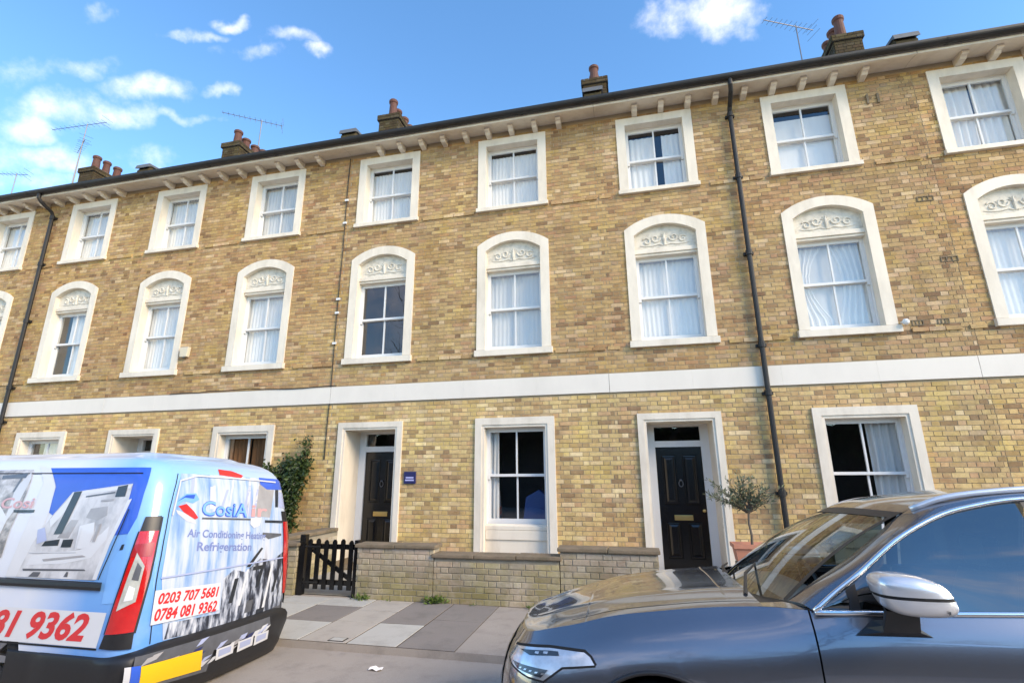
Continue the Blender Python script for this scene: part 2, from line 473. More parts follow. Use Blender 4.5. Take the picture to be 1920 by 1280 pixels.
class MB:
    def __init__(s):
        s.v, s.f = [], []

    def add(s, vs, fs):
        n = len(s.v)
        s.v += [tuple(v) for v in vs]
        s.f += [tuple(i + n for i in f) for f in fs]
        return s

    def box(s, x0, x1, y0, y1, z0, z1):
        return s.add([(x0, y0, z0), (x1, y0, z0), (x1, y1, z0), (x0, y1, z0), (x0, y0, z1), (x1, y0, z1), (x1, y1, z1), (x0, y1, z1)],
                     [(0, 1, 5, 4), (1, 2, 6, 5), (2, 3, 7, 6), (3, 0, 4, 7), (4, 5, 6, 7), (3, 2, 1, 0)])

    def prism(s, poly, y0, y1):
        """polygon in (x, z), seen from -y, extruded along y"""
        n = len(poly)
        vs = [(x, y0, z) for x, z in poly] + [(x, y1, z) for x, z in poly]
        fs = [tuple(range(n)), tuple(range(2 * n - 1, n - 1, -1))]
        fs += [(i, i + n, (i + 1) % n + n, (i + 1) % n) for i in range(n)]
        return s.add(vs, fs)

    def grid(s, rows, closed=False):
        nr, nc = len(rows), len(rows[0])
        vs = [p for r in rows for p in r]
        fs = []
        for i in range(nr - 1):
            for j in range(nc if closed else nc - 1):
                k = (j + 1) % nc
                fs.append((i * nc + j, i * nc + k, (i + 1) * nc + k, (i + 1) * nc + j))
        return s.add(vs, fs)

    def tube(s, path, rad, n=8, cap=True):
        path = [Vector(p) for p in path]
        rr = rad if isinstance(rad, (list, tuple)) else [rad] * len(path)
        rows = []
        prev = None
        for i, p in enumerate(path):
            d = (path[min(i + 1, len(path) - 1)] - path[max(i - 1, 0)])
            if d.length < 1e-9: d = Vector((0, 0, 1))
            d.normalize()
            a = prev if prev is not None else (Vector((0, 0, 1)) if abs(d.z) < 0.9 else Vector((1, 0, 0)))
            u = (a - d * a.dot(d))
            if u.length < 1e-6: u = d.orthogonal()
            u.normalize()
            prev = u
            w = d.cross(u)
            rows.append([tuple(p + (u * math.cos(2 * math.pi * k / n) + w * math.sin(2 * math.pi * k / n)) * rr[i]) for k in range(n)])
        b = len(s.v)
        s.grid(rows, True)
        if cap:
            s.f.append(tuple(range(b, b + n))[::-1])
            e = b + (len(path) - 1) * n
            s.f.append(tuple(range(e, e + n)))
        return s

    def lathe(s, c, prof, n=14):
        rows = [[(c[0] + r * math.cos(2 * math.pi * k / n), c[1] + r * math.sin(2 * math.pi * k / n), c[2] + z) for k in range(n)] for r, z in prof]
        b = len(s.v)
        s.grid(rows, True)
        s.f.append(tuple(range(b, b + n))[::-1])
        e = b + (len(prof) - 1) * n
        s.f.append(tuple(range(e, e + n)))
        return s

    def build(s, name, m, parent=None, smooth=False, bevel=0.0, kind=None, world=True):
        off = root_off(parent) if world else Vector((0, 0, 0))
        me = bpy.data.meshes.new(name)
        me.from_pydata([(v[0] - off.x, v[1] - off.y, v[2] - off.z) for v in s.v], [], s.f)
        if bevel:
            bm = bmesh.new()
            bm.from_mesh(me)
            bmesh.ops.remove_doubles(bm, verts=bm.verts, dist=1e-5)
            bmesh.ops.bevel(bm, geom=[e for e in bm.edges if len(e.link_faces) == 2 and e.calc_face_angle(0) > 0.5], offset=bevel, segments=2, profile=0.6, affect='EDGES')
            bm.to_mesh(me)
            bm.free()
        me.materials.append(m)
        if smooth:
            me.polygons.foreach_set('use_smooth', [True] * len(me.polygons))
        me.update()
        o = bpy.data.objects.new(name, me)
        COL.objects.link(o)
        if parent:
            o.parent = parent
        OFF[o.name] = Vector(off)
        if kind: o['kind'] = kind
        return o


def recalc(o, sharp=None):
    bm = bmesh.new()
    bm.from_mesh(o.data)
    bmesh.ops.remove_doubles(bm, verts=bm.verts, dist=1e-5)
    bmesh.ops.recalc_face_normals(bm, faces=bm.faces)
    bm.to_mesh(o.data)
    bm.free()
    if sharp:
        o.data.set_sharp_from_angle(angle=R(sharp))
    return o


# ------------------------------------------------------------------ bricks
BL, BH, BHD, JT, BD = 0.215, 0.065, 0.1025, 0.010, 0.05


def brick_mesh(name, l, m):
    b = MB().box(-l / 2, l / 2, 0, BD, -BH / 2, BH / 2)
    me = bpy.data.meshes.new(name)
    me.from_pydata(b.v, [], b.f)
    bm = bmesh.new()
    bm.from_mesh(me)
    bmesh.ops.bevel(bm, geom=[e for e in bm.edges if all(abs(v.co.y) < 1e-6 for v in e.verts)], offset=0.004, segments=1, affect='EDGES')
    bm.to_mesh(me)
    bm.free()
    me.materials.append(m)
    return me


BRICK_ME = {}


def lay_bricks(x0, x1, z0, z1, blocked, phase=0.0, tooth=0.0):
    """Flemish bond courses; blocked(z) gives a list of (xa, xb) gaps; returns full and cut bricks as (xa, xb, z)"""
    full, cut = [], []
    per = BL + BHD + 2 * JT
    nrow = int((z1 - z0) / 0.075 + 1e-6)
    for r in range(nrow):
        z = z0 + r * 0.075 + 0.0375
        gaps = blocked(z)
        tt = tooth if r % 2 else -tooth
        x = math.floor((x0 - 1) / per) * per + (per / 2 if r % 2 else 0) + phase
        k = 0
        while x < x1 + tt:
            l = BL if k % 2 == 0 else BHD
            segs = [(max(x, x0 + tt + JT / 2), min(x + l, x1 + tt - JT / 2))]
            for a, b in gaps:
                ns = []
                for p, q in segs:
                    if b <= p or a >= q:
                        ns.append((p, q))
                    else:
                        if a > p: ns.append((p, a))
                        if b < q: ns.append((b, q))
                segs = ns
            for p, q in segs:
                if q - p > 0.02:
                    (full if abs(q - p - l) < 1e-4 else cut).append((p, q, z))
            x += l + JT
            k += 1
    return full, cut


def bulk_bricks(name, items, y, parent, m, jit=0.0025, flip=None):
    n = len(items)
    if not n: return None
    off = root_off(parent)
    a = np.array(items)
    rs = np.random.RandomState(len(items))
    yj = y + rs.uniform(-jit, jit, n)
    zj = a[:, 2] + rs.uniform(-0.0015, 0.0015, n)
    V = np.zeros((n, 8, 3))
    V[:, [0, 3, 4, 7], 0] = a[:, 0, None]
    V[:, [1, 2, 5, 6], 0] = a[:, 1, None]
    V[:, [0, 1, 4, 5], 1] = yj[:, None]
    V[:, [2, 3, 6, 7], 1] = y + BD
    V[:, :4, 2] = (zj - BH / 2)[:, None]
    V[:, 4:, 2] = (zj + BH / 2)[:, None]
    if flip:
        V = flip(V)
    V -= np.array(off)
    F = np.array([(0, 1, 5, 4), (1, 2, 6, 5), (3, 0, 4, 7), (4, 5, 6, 7), (3, 2, 1, 0)])
    FF = (F[None] + (np.arange(n) * 8)[:, None, None]).reshape(-1, 4)
    me = bpy.data.meshes.new(name)
    me.vertices.add(n * 8)
    me.vertices.foreach_set('co', V.reshape(-1))
    me.loops.add(FF.size)
    me.loops.foreach_set('vertex_index', FF.reshape(-1))
    me.polygons.add(len(FF))
    me.polygons.foreach_set('loop_start', np.arange(len(FF)) * 4)
    me.materials.append(m)
    me.update(calc_edges=True)
    me.shade_flat()
    o = bpy.data.objects.new(name, me)
    COL.objects.link(o)
    o.parent = parent
    o['kind'] = 'stuff'
    return o


def single_bricks(items, y, parent, kind):
    """the bricks that show largest, each an object of its own that shares its mesh with its like"""
    off = root_off(parent)
    for (p, q, z) in items:
        key = (kind, 'stretcher' if q - p > 0.15 else 'header')
        if key not in BRICK_ME:
            BRICK_ME[key] = brick_mesh('brick', BL if key[1] == 'stretcher' else BHD, M[kind + '_object'])
        o = bpy.data.objects.new('brick', BRICK_ME[key])
        COL.objects.link(o)
        o.parent = parent
        o.location = ((p + q) / 2 - off.x, y + rnd.uniform(-0.0035, 0.0025) - off.y, z + rnd.uniform(-0.0015, 0.0015) - off.z)
        o.rotation_euler = (rnd.uniform(-0.012, 0.012), rnd.uniform(-0.004, 0.004), rnd.uniform(-0.008, 0.008))


#SURF-BEGIN
def crom(pts, n):
    """Catmull-Rom through points, resampled at n values, chordal parameter"""
    P = [np.array(p, float) for p in pts]
    t = [0.0]
    for a, b in zip(P, P[1:]):
        t.append(t[-1] + max(1e-6, float(np.linalg.norm(b - a)) ** 0.5))
    out = []
    for k in range(n):
        s = t[-1] * k / (n - 1)
        i = 0
        while i < len(P) - 2 and s > t[i + 1]: i += 1
        h = t[i + 1] - t[i]
        u = (s - t[i]) / h
        def tang(j):
            if j == 0: return (P[1] - P[0]) / (t[1] - t[0])
            if j == len(P) - 1: return (P[-1] - P[-2]) / (t[-1] - t[-2])
            return (P[j + 1] - P[j - 1]) / (t[j + 1] - t[j - 1])
        m0, m1 = tang(i) * h, tang(i + 1) * h
        out.append((2 * u ** 3 - 3 * u ** 2 + 1) * P[i] + (u ** 3 - 2 * u ** 2 + u) * m0 + (-2 * u ** 3 + 3 * u ** 2) * P[i + 1] + (u ** 3 - u ** 2) * m1)
    return out


def lerp_tab(tab, x):
    if x <= tab[0][0]: return tab[0][1]
    for (a, va), (b, vb) in zip(tab, tab[1:]):
        if x <= b:
            u = (x - a) / (b - a)
            return va + (vb - va) * u
    return tab[-1][1]


def smooth_tab(tab, n=200):
    xs = [tab[0][0] + (tab[-1][0] - tab[0][0]) * i / n for i in range(n + 1)]
    ys = [lerp_tab(tab, x) for x in xs]
    k = max(2, n // 40)
    ys2 = [sum(ys[max(0, i - k):i + k + 1]) / len(ys[max(0, i - k):i + k + 1]) for i in range(n + 1)]
    ys2[0], ys2[-1] = ys[0], ys[-1]
    x0, dx = xs[0], (xs[-1] - xs[0]) / n
    def f(x):
        u = (x - x0) / dx
        if u <= 0: return ys2[0]
        if u >= n: return ys2[-1]
        i = int(u)
        return ys2[i] + (ys2[i + 1] - ys2[i]) * (u - i)
    return f


# van shell in its own frame: x towards its rear (rear face near x = 2.4), y across (near side negative), z up
VAN_LOC, VAN_ROLL = (-6.05, 4.27, -0.03), -2.6
VW = smooth_tab([(0.1, .86), (.25, .905), (.45, .93), (.8, .935), (1.0, .93), (1.2, .915), (1.4, .888), (1.6, .858), (1.74, .83), (1.82, .79), (1.875, .725), (1.915, .62), (1.94, .42), (1.95, 0.12)])
VD = smooth_tab([(0.1, .06), (.3, .0), (.5, .0), (.8, .015), (1.1, .04), (1.3, .07), (1.5, .11), (1.68, .155), (1.78, .205), (1.85, .30), (1.90, .42), (1.93, .6), (1.95, .9)])
VR = 0.17
VARC = VR * math.pi / 2


def van_surf(s, z, off=0.0):
    w = VW(z) + off
    r = min(VR, w * 0.6)
    arc = r * math.pi / 2
    xr = 2.4 - VD(z) + off
    if s < 0:
        x, y = xr - r + s, -w
    elif s < arc:
        x, y = xr - r + r * math.sin(s / r), -w + r - r * math.cos(s / r)
    elif s < arc + 2 * (w - r):
        x, y = xr, -w + r + (s - arc)
    elif s < 2 * arc + 2 * (w - r):
        a = (s - arc - 2 * (w - r)) / r
        x, y = xr - r + r * math.cos(a), w - r + r * math.sin(a)
    else:
        x, y = xr - r - (s - 2 * arc - 2 * (w - r)), w
    x -= 0.05 * min(1.0, abs(y) / max(w, 1e-3)) ** 2
    return (x, y, z)


# car body side in its own frame: L from the nose to the tail, W from the middle to the near side, z up
CAR_LOC, CAR_ROLL, CAR_YAW = (-0.85, 3.68, -0.05), -3.0, 0.0
PLAN = [(0.0, 0.0), (0.003, .22), (0.02, .42), (.06, .58), (.13, .71), (.25, .805), (.42, .865), (.62, .905), (.9, .93), (1.3, .942), (1.8, .945), (3.3, .945), (3.9, .925), (4.3, .87), (4.52, .76), (4.63, .55), (4.67, .25), (4.68, 0)]
PL = crom(PLAN, 400)
PS = [0.0]
for _a, _b in zip(PL, PL[1:]):
    PS.append(PS[-1] + float(np.linalg.norm(_b - _a)))


def plan_at(s):
    s = max(0.0, min(PS[-1], s))
    lo, hi = 0, len(PS) - 1
    while hi - lo > 1:
        m_ = (lo + hi) // 2
        if PS[m_] <= s: lo = m_
        else: hi = m_
    u = (s - PS[lo]) / (PS[hi] - PS[lo])
    p = PL[lo] + (PL[hi] - PL[lo]) * u
    d = PL[min(hi + 1, len(PL) - 1)] - PL[max(lo - 1, 0)]
    d = d / np.linalg.norm(d)
    return p, np.array([d[1], -d[0]])     # point, inward-pointing normal


ZTOP = smooth_tab([(0, .85), (.1, .865), (.3, .905), (.47, .94), (.68, 1.0), (.96, 1.04), (1.17, 1.067), (1.5, 1.092), (1.66, 1.085), (1.8, 1.085), (2.4, 1.115), (3.4, 1.16), (4.2, 1.22), (4.69, 1.2)])
DTOP = smooth_tab([(0, .09), (.15, .12), (.35, .15), (.6, .165), (.96, .155), (1.3, .15), (1.5, .12), (1.66, .065), (2.0, .055), (3.4, .06), (4.2, .09), (4.69, .15)])
VPROF = [(0, 1.0), (.03, .80), (.07, .52), (.12, .27), (.18, .11), (.26, .025), (.34, 0.0)]


def car_surf(s, z, off=0.0):
    p, nin = plan_at(s)
    L = p[0]
    v = ZTOP(L) - z
    d = DTOP(L) * lerp_tab(VPROF, v)
    nose = max(0.0, 1 - L / 0.5)
    if z < 0.55: d += (0.55 - z) ** 2 * (0.35 + 0.5 * nose)
    d += 0.02 * nose * max(0.0, (z - 0.5) / 0.35)
    q = p + nin * (d - off)
    return (float(q[0]), float(-q[1]), z)
#SURF-END

# ------------------------------------------------------------------ the setting: road, pavement, slabs
FY, WY, KY = 8.8, 6.95, 5.2          # facade, garden wall face, kerb line
PZ = 0.04                             # pavement height


def road_z(y):
    return 0.0 if y < 2.2 else -0.03 * min(1.0, (y - 2.2) / (KY - 2.2))


ys = [-90, -30, -9.0, -3.0, 0.0, 1.0, 2.2, 3.0, 4.0, 4.8, KY + 0.02]
xs = [-120, -60, -30, -15, -8, -4, 0, 4, 8, 15, 30, 60, 120]
g = MB().grid([[(x, y, road_z(y)) for x in xs] for y in ys])
tag(g.build('road', M['asphalt']), kind='structure')
g = MB()
g.grid([[(x, y, PZ) for x in (-60, -20, -8, -4, 0, 4, 8, 20, 60)] for y in (KY, 6.0, 9.6, 40)])
g.grid([[(x, KY, z) for x in (-60, -20, -8, -4, 0, 4, 8, 20, 60)] for z in (-0.2, PZ)])
pavement = tag(g.build('pavement', M['asphalt']), kind='structure')


def slab(x0, x1, y0, y1, m, z=PZ):
    j = 0.007
    c = [(x0 + j, y0 + j), (x1 - j, y0 + j), (x1 - j, y1 - j), (x0 + j, y1 - j)]
    t = [z + 0.006 + rnd.uniform(-0.0015, 0.003) for _ in range(4)]
    b = MB()
    vs = [(x, y, z - 0.05) for x, y in c] + [(x, y, h) for (x, y), h in zip(c, t)]
    b.add(vs, [(0, 1, 5, 4), (1, 2, 6, 5), (2, 3, 7, 6), (3, 0, 4, 7), (4, 5, 6, 7)])
    return b.build('paving_slab', m, pavement, bevel=0.004)


MB().grid([[(x, y, PZ + .002) for x in (-12.9, -5, -1.79)] for y in (KY + .001, WY)]).build('joint_dirt', M['soil'], pavement)
MB().grid([[(x, y, PZ + .002) for x in (.4, 5, 9.08)] for y in (KY + .001, WY)]).build('joint_dirt', M['soil'], pavement)
L_, G_, D_ = M['slab_light'], M['slab_mid'], M['slab_dark']
e = KY + 0.004
for a in [(-3.53, -2.97, e, 5.93, G_), (-3.53, -2.97, 5.93, 6.42, G_), (-3.53, -2.97, 6.42, WY, G_),
          (-2.97, -2.41, e, 5.95, L_), (-2.97, -2.41, 5.95, WY, D_), (-2.41, -1.79, e, 6.2, D_), (-2.41, -1.79, 6.2, WY, D_),
          (-4.20, -3.53, e, 5.86, L_), (-4.20, -3.53, 5.86, 6.55, D_), (-4.20, -3.53, 6.55, WY, L_),
          (-4.85, -4.20, e, 5.86, G_), (-4.85, -4.20, 5.86, 6.55, L_), (-4.85, -4.20, 6.55, WY, L_)]:
    slab(*a)
x = -5.5
while x > -13:
    y = e
    for k in range(2):
        slab(x, x + 0.65, y, y + 0.87, rnd.choice((L_, G_, G_, D_)))
        y += 0.87
    x -= 0.65
x = 0.4
while x < 9:
    for y in (e, e + 0.87):
        slab(x, x + 0.62, y, y + 0.87, rnd.choice((L_, G_, G_, D_)))
    x += 0.62
# front yards
y0 = MB()
y0.grid([[(x, y, PZ + 0.012) for x in (-28, -10, 0, 14)] for y in (WY + 0.1, FY + 0.1)])
tag(y0.build('front_yard', M['yard']), kind='structure')


# ------------------------------------------------------------------ houses
def arch_pts(hw, zs, zp, n=14):
    """segmental arch from (-hw, zs) over (0, zp) to (hw, zs)"""
    rise = zp - zs
    rad = (hw * hw + rise * rise) / (2 * rise)
    a = math.asin(min(1, hw / rad))
    return [(rad * math.sin(-a + 2 * a * k / n), zp - rad + rad * math.cos(-a + 2 * a * k / n)) for k in range(n + 1)]


def ring(b, outer, inner, yf, yo, yi):
    """a flat surround between two outlines of equal count, with its outer edge and its reveal"""
    r0 = [(x, yo, z) for x, z in outer]
    r1 = [(x, yf, z) for x, z in outer]
    r2 = [(x, yf, z) for x, z in inner]
    r3 = [(x, yi, z) for x, z in inner]
    b.grid([r0, r1, r2, r3])


def curtain(kind, x0, x1, z0, z1, y, parent):
    def sheet(xa, xb, za, zb, amp, folds, m, gather=0.0, name='curtain'):
        n = max(6, int(folds * 7))
        rows = []
        ph = rnd.uniform(0, 6)
        for i in range(9):
            t = i / 8
            row = []
            for k in range(n + 1):
                u = k / n
                xx = xa + (xb - xa) * (u if gather == 0 else (u * (1 - gather * math.sin(math.pi * min(1, (1 - t) * 1.1)) * 0.8) if gather > 0 else 1 - (1 - u) * (1 + gather * math.sin(math.pi * min(1, (1 - t) * 1.1)) * 0.8)))
                yy = y + amp * math.sin(ph + u * folds * 2 * math.pi + 0.5 * math.sin(5 * t + ph)) * (0.6 + 0.4 * math.sin(3.1 * u + t))
                row.append((xx, yy, za + (zb - za) * t))
            rows.append(row)
        return MB().grid(rows).build(name, m, parent, smooth=True)
    w = x1 - x0
    if kind == 'net':
        sheet(x0, x1, z0, z1 - 0.02, 0.007, w * 12, M['net'])
    elif kind == 'greynet':
        sheet(x0, x1, z0, z1 - 0.02, 0.006, w * 12, M['grey_net'])
    elif kind == 'netlow':
        sheet(x0, x1, z0, z1 - 0.10, 0.006, w * 13, M['net'])
    elif kind == 'roller':
        sheet(x0, x1, z0, z1 - 0.20, 0.002, 1, M['blind'], name='roller_blind')
    elif kind == 'gap':
        sheet(x0, x0 + w * 0.50, z0, z1 - 0.13, 0.010, 5, M['blind'])
        sheet(x0 + w * 0.64, x1, z0, z1 - 0.13, 0.010, 4, M['blind'])
    elif kind == 'drapes':
        sheet(x0, x0 + w * 0.52, z0, z1, 0.03, 5, M['net'], 0.0)
        sheet(x0 + w * 0.56, x1, z0, z1, 0.03, 4, M['net'], 0.0)
    elif kind == 'parted':
        sheet(x0, x0 + w * 0.5, z0, z1, 0.02, 5, M['net'], 0.75)
        sheet(x0 + w * 0.5, x1, z0, z1, 0.02, 5, M['net'], -0.35)
        sheet(x0, x1, z0, z1, 0.006, 4, M['grey_net'])
    elif kind == 'brown':
        sheet(x0, x0 + w * 0.47, z0, z1, 0.02, 5, M['brown_cloth'])
        sheet(x0 + w * 0.50, x1, z0, z1, 0.02, 5, M['brown_cloth'])
    elif kind == 'side':
        sheet(x1 - w * 0.40, x1, z0, z1, 0.03, 4, M['grey_net'])
    elif kind == 'half':
        sheet(x0 + w * 0.25, x1, z0 + (z1 - z0) * 0.5, z1, 0.012, 6, M['net'])
        sheet(x0 + w * 0.45, x1, z0, z0 + (z1 - z0) * 0.5, 0.012, 4, M['net'])
    elif kind == 'blue':
        b = MB().prism([(x0 + w * 0.55, z0), (x1 - 0.05, z0), (x1 - 0.03, z0 + 0.42), (x1 - 0.2, z0 + 0.55), (x0 + w * 0.6, z0 + 0.42)], y + 0.08, y + 0.35)
        b.build('blue_armchair_back', M['blue_obj'], parent, bevel=0.03)
        sheet(x0, x0 + w * 0.18, z0, z1, 0.02, 3, M['grey_net'])


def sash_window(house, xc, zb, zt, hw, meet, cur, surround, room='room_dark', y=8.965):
    """sashes, panes, curtain and the room behind, as children of the surround"""
    fr = 0.045
    b = MB()
    for (ya, yb, z0, z1, rb, rtop) in ((y + 0.045, y + 0.085, zb, meet + 0.02, 0.085, 0.045), (y, y + 0.043, meet - 0.02, zt, 0.045, 0.055)):
        nm = 'lower_sash' if z0 == zb else 'upper_sash'
        b = MB()
        b.box(xc - hw, xc - hw + fr, ya, yb, z0, z1)
        b.box(xc + hw - fr, xc + hw, ya, yb, z0, z1)
        b.box(xc - hw + fr, xc + hw - fr, ya + .001, yb - .001, z0, z0 + rb)
        b.box(xc - hw + fr, xc + hw - fr, ya + .001, yb - .001, z1 - rtop, z1)
        b.box(xc - 0.014, xc + 0.014, ya + .004, yb - .004, z0 + rb, z1 - rtop)
        if nm == 'upper_sash':          # little horns under the meeting rail
            for sx in (-1, 1):
                b.box(xc + sx * (hw - fr / 2) - fr / 2 + .002, xc + sx * (hw - fr / 2) + fr / 2 - .002, ya + .002, yb - .002, z0 - 0.05, z0)
        s = b.build(nm, M['white'], surround)
        for (xa, xb) in ((xc - hw + fr, xc - 0.014), (xc + 0.014, xc + hw - fr)):
            t = [rnd.uniform(-0.0022, 0.0022) for _ in range(4)]
            ym = (ya + yb) / 2
            za, zb2 = z0 + rb, z1 - rtop
            p = MB().add([(xa, ym + t[0], za), (xb, ym + t[1], za), (xb, ym + t[2], zb2), (xa, ym + t[0] + t[2] - t[1], zb2)], [(0, 1, 2, 3)])
            p.build('pane', M['pane'], surround)
    # box frame round the sashes
    b = MB()
    ho = hw + 0.05
    b.box(xc - ho, xc - hw - .001, y - 0.012, y + 0.10, zb, zt + 0.03)
    b.box(xc + hw + .001, xc + ho, y - 0.012, y + 0.10, zb, zt + 0.03)
    b.box(xc - hw, xc + hw, y - 0.010, y + 0.10, zt + .001, zt + 0.028)
    b.build('sash_box', M['white'], surround)
    # the room
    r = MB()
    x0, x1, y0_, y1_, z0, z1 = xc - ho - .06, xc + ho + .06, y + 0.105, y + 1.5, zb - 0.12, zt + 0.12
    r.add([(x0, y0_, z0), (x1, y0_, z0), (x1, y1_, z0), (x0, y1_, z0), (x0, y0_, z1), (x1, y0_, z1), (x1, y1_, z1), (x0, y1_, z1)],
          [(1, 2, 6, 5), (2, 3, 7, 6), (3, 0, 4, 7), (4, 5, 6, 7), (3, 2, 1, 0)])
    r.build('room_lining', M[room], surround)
    if cur:
        curtain(cur, xc - hw - 0.02, xc + hw + 0.02, zb + 0.02, zt + 0.02, y + 0.122, surround)


def rect_loop(hw, zb, zt):
    return [(-hw, zb), (-hw, zt), (hw, zt), (hw, zb)]


def sh(pts, xc):
    return [(x + xc, z) for x, z in pts]


def sill_mesh(xc, hw, z0, z1, proj, yb=8.975):
    b = MB()
    b.add([(xc - hw, FY - proj, z0), (xc + hw, FY - proj, z0), (xc + hw, yb, z0), (xc - hw, yb, z0),
           (xc - hw, FY - proj, z1 - 0.02), (xc + hw, FY - proj, z1 - 0.02), (xc + hw, yb, z1 + 0.01), (xc - hw, yb, z1 + 0.01)],
          [(0, 1, 5, 4), (1, 2, 6, 5), (2, 3, 7, 6), (3, 0, 4, 7), (4, 5, 6, 7), (3, 2, 1, 0)])
    return b


def top_window(house, xc, cur):
    b = MB()
    ring(b, sh(rect_loop(.715, 6.94, 8.525), xc), sh(rect_loop(.545, 6.94, 8.365), xc), FY - 0.028, FY + 0.02, 8.97)
    w = b.build('window', M['cream'], house)
    sill_mesh(xc, .74, 6.845, 6.945, 0.075).build('sill', M['cream'], w, bevel=0.006)
    sash_window(house, xc, 6.965, 8.345, .53, 7.65, cur, w)


def scrolls(b, xc, z, y, w, s):
    """raised foliage scrolls of the relief panel"""
    def spiral(cx, cz, r, d, a0, turns=1.35):
        return [(cx + d * r * (1 - t) ** .8 * math.cos(a0 + t * turns * 2 * math.pi), y, cz + r * (1 - t) ** .8 * math.sin(a0 + t * turns * 2 * math.pi)) for t in [k / 18 * .93 for k in range(19)]]
    for d in (-1, 1):
        b.tube(spiral(xc + d * .16 * s, z + .02, .085 * s, d, math.pi), [.017] * 14 + [.014, .012, .011, .009, .007], 6)
        b.tube(spiral(xc + d * .32 * s, z - .03, .075 * s, d, 0.6), [.016] * 14 + [.013, .011, .010, .008, .006], 6)
        b.tube([(xc + d * .03 * s, y, z - .13), (xc + d * .10 * s, y, z - .10), (xc + d * .22 * s, y, z - .125), (xc + d * .36 * s, y, z - .12), (xc + d * .44 * s, y, z - .10)], [.012, .013, .012, .010, .006], 6)
        for k in range(5):
            a = 0.5 + k * 0.55
            b.tube([(xc + d * .24 * s, y, z - .02), (xc + d * (.24 + .06 * math.cos(a)) * s, y - .004, z - .02 + .075 * math.sin(a))], [.009, .004], 5)
    b.tube([(xc, y, z - .13), (xc - .005, y - .008, z), (xc, y, z + .12)], [.018, .026, .008], 6)
    for k in range(5):
        a = math.pi * (0.15 + 0.175 * k)
        b.tube([(xc, y, z + .02), (xc + .085 * math.cos(a), y - .004, z + .02 + .10 * math.sin(a))], [.012, .005], 5)


def first_window(house, xc, cur):
    outer = [(-.715, 3.965)] + arch_pts(.715, 6.10, 6.345) + [(.715, 3.965)]
    inner = [(-.545, 3.965)] + arch_pts(.545, 5.975, 6.165) + [(.545, 3.965)]
    b = MB()
    ring(b, sh(outer, xc), sh(inner, xc), FY - 0.028, FY + 0.02, 8.97)
    w = b.build('window', M['cream'], house)
    sill_mesh(xc, .745, 3.835, 3.97, 0.075).build('sill', M['cream'], w, bevel=0.006)
    # arched relief panel over the sashes
    b = MB()
    pts = [(-.55, 5.70)] + arch_pts(.55, 5.98, 6.17) + [(.55, 5.70)]
    b.prism(sh(pts, xc), FY + 0.075, FY + 0.2)
    scrolls(b, xc, 5.90, FY + 0.072, 1, 1.0)
    b.build('relief_panel', M['relief'], w)
    b = MB()
    b.box(xc - .548, xc + .548, FY + 0.03, 9.0, 5.62, 5.70)
    b.box(xc - .546, xc + .546, FY + 0.055, 9.0, 5.575, 5.62)
    b.build('lintel_moulding', M['cream'], w, bevel=0.008)
    sash_window(house, xc, 3.99, 5.565, .53, 4.80, cur, w)


def ground_window(house, xc, cur, room='room_dark'):
    b = MB()
    ring(b, sh(rect_loop(.725, PZ + .2, 2.69), xc), sh(rect_loop(.60, PZ + .2, 2.565), xc), FY - 0.04, FY + 0.02, FY - 0.02)
    ring(b, sh(rect_loop(.60, PZ + .2, 2.565), xc), sh(rect_loop(.555, PZ + .2, 2.52), xc), FY - 0.022, FY - 0.02, 8.97)
    w = b.build('window', M['cream'], house)
    sill_mesh(xc, .553, .775, .86, -0.10).build('sill', M['cream'], w, bevel=0.006)
    b = MB().box(xc - .553, xc + .553, FY + 0.12, FY + 0.2, PZ, .775)
    b.box(xc - .55, xc + .55, FY + 0.095, FY + 0.12, .615, .77)
    b.build('apron_panel', M['cream'], w, bevel=0.006)
    sash_window(house, xc, .865, 2.50, .535, 1.685, cur, w, room)


